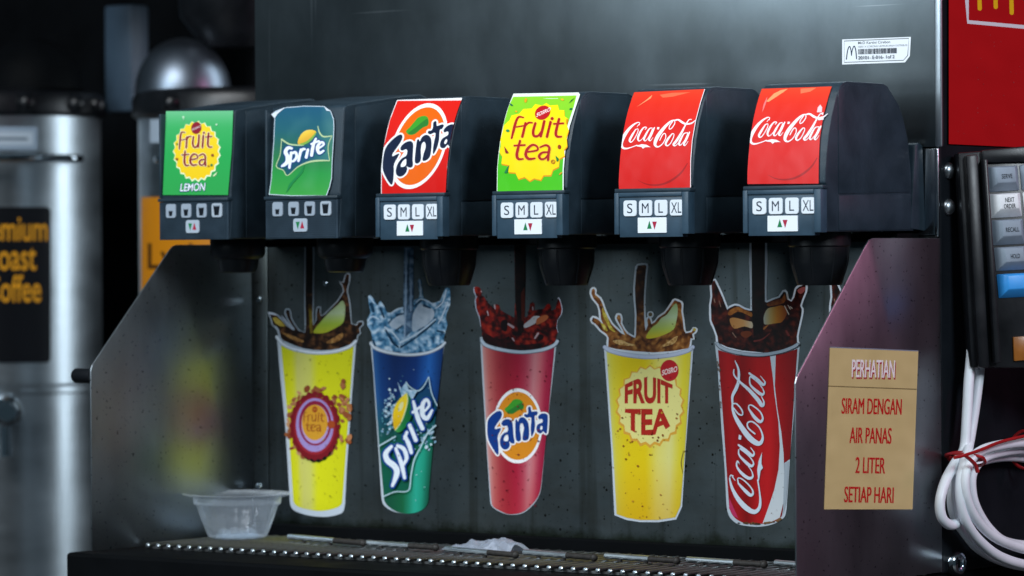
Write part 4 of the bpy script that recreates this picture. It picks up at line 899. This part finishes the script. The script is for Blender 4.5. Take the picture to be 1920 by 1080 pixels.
while x < 1681: w = random.choice((.7, .9, 1.3, 1.9)); yy = -(x-1609)*.035; a.poly([(x, 92+yy), (x+w, 92+yy), (x+w, 102+yy), (x, 102+yy)], '#1d2838'); x += w+random.choice((.7, .9, 1.4))
a.text('20101- E-016- 1of 2', 1609, 111.5, 68, 6.4, '#3a4556', .01, **tv(68, 6.4))
a.build('asset_sticker', M['label'], sf)['label'] = 'small white barcode sticker on the upper panel'
a = Art(wing_map, base=.0008)
a.poly([(1779, -90), (2040, -110), (2040, 282), (1779, 270)], lambda x, y: mixc(hx('#a51216'), hx('#b2161a'), .5+.5*noise.noise((x/40, y/40, 5))), (12, 12))
a.stroke([(1808, -60, 7), (1813, 0, 7), (1815, 41, 7), (1925, 51, 7), (2030, 62, 7)], '#d5d8de', n=1, cap=False)
for x, y in ((1837, 16), (1867, 13), (1897, 24), (1926, 18), (1955, 24)): a.stroke([(x-2, -60, 7), (x, y, 8)], '#e0b41c')
for k in range(30): a.ell(random.uniform(1785, 1915), random.uniform(60, 262), random.uniform(.4, .9), random.uniform(.4, 1), '#a8484c', 0, 7)
a.build('poster', M['matt_print'], sf)['label'] = 'dark red poster with a white line and yellow bars'

# ================================================================== DRIP GRILLE
gr = thing('drip_grille', (-.28, .07, ZB), 'steel drip grille of thin bars lying along the foot of the splash panel', 'drip tray')
gx0, gx1, gy0, gy1 = XL+.002, XR-.004, .000, .134
fb = bmesh.new(); box((gx0, gy0+.0022, ZB+.0003), (gx1, gy0+.0050, ZG-.0016), 0, 2, fb); box((gx0, gy1-.003, ZB+.0003), (gx1, gy1, ZG+.0010), .0005, 2, fb)
box((gx0, gy0+.05, ZB+.0003), (gx1, gy0+.053, ZG-.0018), 0, 2, fb); box((gx0, gy0+.1, ZB+.0003), (gx1, gy0+.103, ZG-.0018), 0, 2, fb)
obj('frame', fb, M['grille'], gr)
bar = None; n = 59
for k in range(n):
    x = gx0+.006+(gx1-gx0-.012)*k/(n-1)
    if bar is None:
        bb = tube([(x, gy0-.0020, ZG-.0006), (x, gy0+.002, ZG), (x, gy1-.002, ZG)], .0019, None, 10)
        lathe([(.0020, -.0006), (.0022, .0006), (.0015, .0016), (0, .0019)], (x, gy0-.0018, ZG-.0006), 'Y', 10, bb, None, 1)
        bar = obj('bar', bb, [M['grille'], M['rod']], gr, True); bx = x
    else:
        o = bar.copy(); o.location.x = x-bx; COL.objects.link(o); o.parent = gr
for (xa, ya), (xb, yb) in (((545, 1006), (682, 1019)), ((690, 1018), (820, 1027)), ((838, 1029), (968, 1041)), ((985, 1035), (1116, 1046)), ((1137, 1042), (1272, 1052)), ((1290, 1049), (1436, 1059)), ((1456, 1055), (1590, 1066))):
    p, q_ = on(2, ZG+.0052, xa, ya), on(2, ZG+.0052, xb, yb); ym = (p[1]+q_[1])/2; p[1] += (ym-p[1])*.15; q_[1] += (ym-q_[1])*.15
    p, q_ = Vector(p), Vector(q_); mid = p.lerp(q_, .60)
    rb = tube([p, mid], .0025, None, 14, 0); tube([mid, q_.lerp(p, .04)], .0024, rb, 14, 1)
    e = q_.lerp(p, .03); bmx = bmesh.new(); bmesh.ops.create_uvsphere(bmx, u_segments=14, v_segments=10, radius=.0033, matrix=Matrix.Translation(e))
    for f in bmx.faces: f.material_index = 1
    merge(rb, bmx)
    for t in (.2, .55): tube([p.lerp(q_, t)-Vector((0, 0, .001)), p.lerp(q_, t)-Vector((0, 0, .0052))], .0020, rb, 8, 1)
    obj('rod', rb, [M['rod'], M['rod_dirty']], gr, True)

# ================================================================== BOWL AND FILM LYING ON THE GRILLE
bc = on(2, ZG+.002, 449, 1004); BX, BY = bc[0]+.0155, bc[1]-.020; BZ = ZG+.0018
bowl = thing('plastic_bowl', (BX, BY, BZ), 'empty clear plastic bowl standing on the left end of the drip grille', 'bowl')
wob = lambda t, h: 1+(.014*math.cos(26*t) if .006 < h-BZ < .028 else 0)+.006*math.cos(3*t+1)
H = .0405
bb = lathe([(0, .0004), (.020, .0004), (.0235, .0), (.0265, .0012), (.0285, .006), (.0330, .018), (.0372, .0290), (.0400, .0312), (.0405, .0365), (.0480, .0390), (.0498, .0400), (.0498, H), (.0485, H+.0003),
            (.0398, .0380), (.0393, .0318), (.0364, .0294), (.0322, .018), (.0277, .0064), (.0258, .0022), (.0232, .0011), (.020, .0013), (0, .0013)], (BX, BY, BZ), 'Z', 182, None, None, 0, wob)
obj('body', bb, M['clear'], bowl, True)
bt = bmesh.new()
for rr in (.012, .019): tube([(BX+rr*math.cos(t), BY+rr*math.sin(t), BZ+.0019) for t in np.linspace(0, 2*math.pi, 41)[:-1]], .0006, bt, 6, 0, True)
for kk in range(6):                                              # moulded dimples of the floor
    t = kk*math.pi/3+.4; b2 = bmesh.new(); bmesh.ops.create_uvsphere(b2, u_segments=16, v_segments=10, radius=.0058, matrix=Matrix.Translation((BX+.0135*math.cos(t), BY+.0135*math.sin(t), BZ+.0030)) @ Matrix.Diagonal((1, 1, .95, 1)))
    merge(bt, b2)
obj('base_ring', bt, M['clear'], bowl, True)
fp = [on(2, ZG+.004, *p) for p in ((846, 1041), (880, 1018), (968, 1017), (962, 1045))]
bm = bmesh.new(); N, L = 30, 20; g = []
cx = Vector(sum(np.array(fp))/4)
for i in range(N):
    row = []
    for j in range(L):
        s_, t = i/(N-1)*2-1, j/(L-1)*2-1
        w = 1-.16*noise.noise((s_*1.3, t*1.3, 4)); x = s_*.034*w+.006*t; y = t*.016*w
        h = .0078*max(0, 1-abs(s_)**2.6)*max(0, 1-abs(t)**2.2)**.6+.0075*(noise.noise((s_*2.6+3, t*2.2, 1))*.6+.4*abs(noise.noise((s_*5, t*4, 9))))
        h += .004*(s_ > .35)*max(0, 1-abs(t))
        row.append(bm.verts.new((cx.x+x, cx.y+y, ZG+.0026+max(h, 0)+.0005*noise.noise((s_*9, t*9, 0)))))
    g.append(row)
for i in range(N-1):
    for j in range(L-1): bm.faces.new((g[i][j], g[i+1][j], g[i+1][j+1], g[i][j+1]))
bmesh.ops.solidify(bm, geom=bm.faces[:], thickness=.0003)
o = obj('plastic_wrapper', bm, M['film'], None, True); o['label'] = 'crumpled milky plastic film lying across the rods of the drip grille'; o['category'] = 'wrapper'

# ================================================================== KEYBOARD HANGING ON THE RIGHT SIDE
kn = np.array([.72, -.69, .04]); kn /= np.linalg.norm(kn); k0 = on(0, XR+.030, 1850, 480)
def kp(x, y, h): return Vector(onplane(k0, kn, x, y)+kn*h)
kb = thing('keyboard', tuple(kp(1900, 690, -.012)), 'black till keyboard with grey, white and blue keys hung upright beside the dispenser', 'keyboard')
def slab(quad, h0, h1, bev, inset=0, bm=None):
    b2 = bmesh.new(); c0 = np.mean(np.array(quad, float), 0); A = [b2.verts.new(kp(*p, h0)) for p in quad]
    B = [b2.verts.new(kp(*p, h1)) for p in [tuple(np.array(p)+(c0-np.array(p))*inset) for p in quad]] if not isinstance(inset, list) else [b2.verts.new(kp(*p, h1)) for p in inset]
    b2.faces.new(A[::-1]); b2.faces.new(B)
    for i in range(4): b2.faces.new((A[i], A[(i+1) % 4], B[(i+1) % 4], B[i]))
    bmesh.ops.recalc_face_normals(b2, faces=b2.faces); bevel(b2, bev, 2); return merge(bm, b2)
kc = slab([(1797, 286), (2050, 268), (2078, 690), (1822, 690)], -.016, -.001, .002)
slab([(1808, 292), (1830, 290), (1852, 690), (1832, 690)], -.002, .006, .0015, 0, kc); slab([(1838, 300), (1846, 299), (1872, 680), (1860, 681)], -.002, .009, .0012, 0, kc)
slab([(1838, 282), (2050, 262), (2050, 300), (1840, 306)], -.002, .004, .002, 0, kc)
obj('case', kc, M['black'], kb, True)
rows = [(313, 361, 'SERVE', 'key_grey'), (364, 410, 'NEXT\nORDER', 'key_white'), (413, 461, 'RECALL', 'key_grey'), (464, 509, 'HOLD', 'key_grey'), (514, 560, '', 'key_blue')]
for r_, (y0, y1, s_, mt) in enumerate(rows):
    xo = 1847+5.2*r_
    for cidx in range(3):
        xa = xo+cidx*64; xb = xa+61; yk = -.055*64*cidx
        quad = [(xa, y0+yk), (xb, y0-3.3+yk), (xb+4, y1-3.3+yk), (xa+4.5, y1+yk)]
        top = [(xa+17, y0+3+yk), (xb-9, y0+1+yk), (xb-6, y1-19+yk), (xa+20, y1-17+yk)]
        m_ = mt if (cidx == 0 or r_ in (1, 4)) else 'key_grey'
        kk = slab(quad, -.0005, .0065, .0007, top)
        ob_ = obj('key', kk, M[m_], kb, True)
        if cidx == 0 and s_:
            ob_['label'] = 'key marked '+s_.replace('\n', ' ')
            a = Art(lambda x, y, o: kp(x, y, .0066+o), base=.0001)
            ln = s_.split('\n')
            for li, q in enumerate(ln):
                w = {'SERVE': 20, 'NEXT': 17, 'ORDER': 22, 'RECALL': 25, 'HOLD': 17}[q]; hh = 8.5
                xc = xa+37; yb_ = (y0+y1)/2-3+(li-(len(ln)-1)/2)*12
                a.text(q, xc-w/2, yb_+2, w, hh, '#141a24', .02, (w, -w*.055), (hh*-.06, -hh))
            a.build('key_legend', M['label'], ob_)
ob_ = obj('indicator', slab([(1899, 632), (1960, 628), (1963, 672), (1901, 677)], -.001, .0015, .0004), m_plain('amber_window', (.24, .085, .012), .3), kb, True)

# ================================================================== CABLE AND ITS TIE
c = crop(1440, 540, 2); bmc = bmesh.new()
def strand(pts, d, bm=bmc, r_=.0042):
    tube(spline([on(0, XR+dd, *c(x, y)) for (x, y), dd in zip(pts, d if isinstance(d, list) else [d]*len(pts))], 7), r_, bm, 10)
strand([(775, 60), (764, 230), (753, 350), (745, 500), (735, 605), (700, 660), (665, 725), (645, 800), (652, 860), (682, 888), (712, 876), (716, 840), (706, 780), (708, 700)], .017)
strand([(812, 60), (798, 260), (780, 420), (758, 560), (742, 640), (722, 720), (722, 800), (745, 880), (800, 955), (880, 1012), (1000, 1042), (1180, 1040), (1330, 960)], [.016]*4+[.025]*9)
strand([(1330, 660), (1150, 590), (970, 580), (880, 588), (800, 610), (755, 655), (738, 730), (752, 810), (795, 885), (870, 945), (1000, 985), (1150, 980), (1290, 900)], [.029]*13)
strand([(1330, 690), (1120, 620), (970, 606), (890, 612), (815, 634), (772, 680), (762, 740), (778, 820), (830, 905), (900, 955), (1020, 965), (1150, 940)], [.020]*12)
strand([(1200, 690), (1060, 655), (960, 636), (880, 632), (800, 648), (720, 695), (690, 770), (698, 850), (740, 920), (800, 985), (900, 1030), (1020, 1050), (1180, 1060)], [.011]*13)
o = obj('white_cable', bmc, M['cable'], None, True); o['label'] = 'white cable hung in a coil beside the right splash guard'; o['category'] = 'cable'
bmt = bmesh.new()
def ring(x, y, rx, ry, dz, tilt):
    pts = []
    for t in np.linspace(0, 2*math.pi, 25)[:-1]:
        pc = on(0, XR+.0185, *c(x, y)); v = Vector((0, -math.sin(tilt), math.cos(tilt)))      # ring round the bundle
        pts.append(Vector(pc)+Vector((1, 0, 0))*.0165*math.cos(t)+Vector((0, math.cos(tilt), math.sin(tilt)))*rx*math.sin(t))
    tube(pts, .0014, bmt, 8, 0, True)
ring(738, 634, .0105, .012, 0, -.3); ring(744, 642, .0105, .01, 0, -.6); ring(972, 606, .016, .01, 0, 1.5)
tube(spline([on(0, XR+.038, *c(x, y)) for x, y in ((700, 636), (735, 628), (800, 606), (870, 578), (960, 556), (1040, 540))], 5), .0014, bmt, 8)
tube(spline([on(0, XR+.038, *c(x, y)) for x, y in ((742, 630), (775, 660), (786, 690))], 5), .0016, bmt, 8)
o = obj('twist_tie', bmt, M['tie'], None, True); o['label'] = 'red twist tie wound round the white coiled cable'; o['category'] = 'tie'

# ================================================================== COFFEE URNS AND BREWER BEHIND ON THE LEFT
UY = .62
def urn(px, label, group='coffee urns behind the dispenser'):
    p = on(1, UY, px, 400); cx, cy = p[0], UY; s_ = np.linalg.norm(p-CAM); R_ = 217/FPX*s_*.985
    Zp = lambda y: on(1, UY, px, y)[2]
    t = thing('coffee_urn', (cx, cy, ZC), label, 'coffee urn', group)
    zt, zs_ = Zp(222), Zp(725)
    obj('body', lathe([(R_*.985, ZC), (R_*.985, zs_-.006), (R_*1.0, zs_-.004), (R_*1.0, zs_+.003), (R_*.975, zs_+.006), (R_*.975, zt), (0, zt)], (cx, cy, 0), 'Z', 72), M['urn'], t, True)
    obj('lid_collar', lathe([(R_*.99, zt-.001), (R_*1.03, zt+.003), (R_*1.03, zt+.020), (R_*1.0, zt+.026), (R_*.9, zt+.030), (0, zt+.030)], (cx, cy, 0), 'Z', 72), M['black'], t, True)
    v = Vector((CAM[0]-cx, CAM[1]-cy)).normalized(); base = math.atan2(v.y, v.x)
    for dg in (46, 63, 18, -40):
        an = base+math.radians(dg)
        b2 = bmesh.new(); bmesh.ops.create_uvsphere(b2, u_segments=12, v_segments=8, radius=.011, matrix=Matrix.Translation((cx+R_*1.035*math.cos(an), cy+R_*1.035*math.sin(an), zt+.013)))
        obj('lid_clip', b2, M['black'], t, True)
    zh = Zp(303)
    pts = [(cx+(R_+.028*math.sin(math.pi*min(1, max(0, (k+.0)/24))**.6 if 0 < k < 24 else 0))*math.cos(base+math.radians(-56+112*k/24)), cy+(R_+.028*math.sin(math.pi*k/24)**.3 if 0 < k < 24 else R_)*math.sin(base+math.radians(-56+112*k/24)), zh) for k in range(25)]
    pts = []
    for k in range(25):
        an = base+math.radians(-50+100*k/24); rr = R_*.97+(.034*min(1, math.sin(math.pi*k/24)*3)); pts.append((cx+rr*math.cos(an), cy+rr*math.sin(an), zh))
    obj('handle', tube(pts, .0045, None, 10), M['chrome'], t, True)
    return t, cx, cy, R_, zt, base, Zp
u1 = urn(-22, 'left coffee urn with a black coffee label and chrome tap')
u2 = urn(470, 'coffee urn behind the leftmost valve with an orange label')
def urn_map(u, k=.978): return lambda x, y, o: on_cyl((u[1], u[2]), u[3]*k, x, y, o)
a = Art(urn_map(u1), base=.0012)
def rr_(x0, y0, x1, y1, r_):
    P = []
    for cx_, cy_, a0 in ((x1-r_, y0+r_, -90), (x1-r_, y1-r_, 0), (x0+r_, y1-r_, 90), (x0+r_, y0+r_, 180)):
        P += [(cx_+r_*math.cos(math.radians(a0+k*22.5)), cy_+r_*math.sin(math.radians(a0+k*22.5))) for k in range(5)]
    return P
a.poly(rr_(-138, 388, 95, 680, 9), '#0d0f14', (8, 0))
for s_, x, y, w, h in (('Premium', -52, 452, 141, 47), ('Roast', -26, 507, 94, 52), ('Coffee', -26, 567, 103, 52)): a.text(s_, x, y, w, h, '#e09a22', .02, cut=(8, 0))
a.build('urn_label', M['label'], u1[0])['label'] = 'black label with orange lettering'
a = Art(urn_map(u1), base=.0012); a.poly([(-120, 236), (70, 238), (70, 281), (-120, 281)], '#93a3b4', (8, 0)); a.poly([(-112, 246), (62, 247), (62, 272), (-112, 272)], '#b4c0cc', (8, 0)); a.poly([(-110, 256), (52, 258), (52, 263), (-110, 263)], '#6c7884', (8, 0))
a.build('name_plate', M['label'], u1[0])
a = Art(urn_map(u2), base=.0012); a.poly([(265, 370), (520, 366), (520, 560), (265, 560)], '#cf8214', (8, 0))
a.text('Lychee', 277, 520, 156, 64, '#4a2c10', .03, (156, 0), (0, -64), cut=(8, 0)); a.build('urn_label', M['label'], u2[0])['label'] = 'orange label with dark lettering'
a = Art(urn_map(u2), base=.0012); a.poly([(281, 224), (420, 220), (420, 266), (281, 268)], '#a4b2c0', (8, 0)); a.build('name_plate', M['label'], u2[0])
# tap of the left urn
pt = on_cyl((u1[1], u1[2]), u1[3], 12, 770); nb = Vector((CAM[0]-u1[1], CAM[1]-u1[2], 0)).normalized()
tb = tube([Vector(pt)-nb*.01, Vector(pt)+nb*.05], .010, None, 16); tube([Vector(pt)+nb*.03+Vector((0, 0, .006)), Vector(pt)+nb*.03-Vector((0, 0, .05))], .007, tb, 12)
b2 = bmesh.new(); bmesh.ops.create_uvsphere(b2, u_segments=20, v_segments=14, radius=.0185, matrix=Matrix.Translation(Vector(pt)+nb*.03)); merge(tb, b2)
obj('tap', tb, M['chrome'], u1[0], True)
# domed lids
def dome(u, px, rpx, topy, basey, parent, mt):
    p = on(1, UY, px, basey); sc = np.linalg.norm(p-CAM)/FPX; R_ = rpx*sc; hh = (basey-topy)*sc
    return obj('dome', lathe([(R_*math.cos(t), max(p[2], u[4]+.03)+hh*math.sin(t)) for t in np.linspace(0, math.pi/2, 14)], (p[0], UY, 0), 'Z', 56), mt, parent, True)
dome(u2, 343, 90, 82, 186, u2[0], M['dome']); dome(u1, 60, 95, 92, 190, u1[0], M['matblack'])
br = thing('coffee_brewer', (on(1, .86, 215, 180)[0], .86, ZC), 'black coffee brewer with a steel column standing behind the two urns', 'coffee brewer')
xa, xb = on(1, .9, -60, 100)[0], on(1, .9, 452, 100)[0]
obj('body', box((xa-.6, .90, ZC), (xb+.02, 1.2, 1.0), .01), M['matblack'], br)
p, q_ = on(1, .70, 196, 178), on(1, .70, 246, 8)
obj('column', box((p[0], .70, p[2]-.02), (q_[0], .73, q_[2]), .003), M['column'], br, True)
xa, xb = on(1, .56, 250, 40)[0], on(1, .56, 400, 40)[0]; z0, z1 = on(1, .56, 300, 84)[2], on(1, .56, 300, -40)[2]
obj('brew_basket', lathe([(.0, z0), (.034, z0), (.060, z0+.035), (.064, z0+.10), (0, z0+.10)], ((xa+xb)/2, .66, 0), 'Z', 40), M['black'], br, True)
obj('arm', box((xa-.12, .60, z0+.08), (xb+.03, .9, z0+.2), .006), M['matblack'], br)
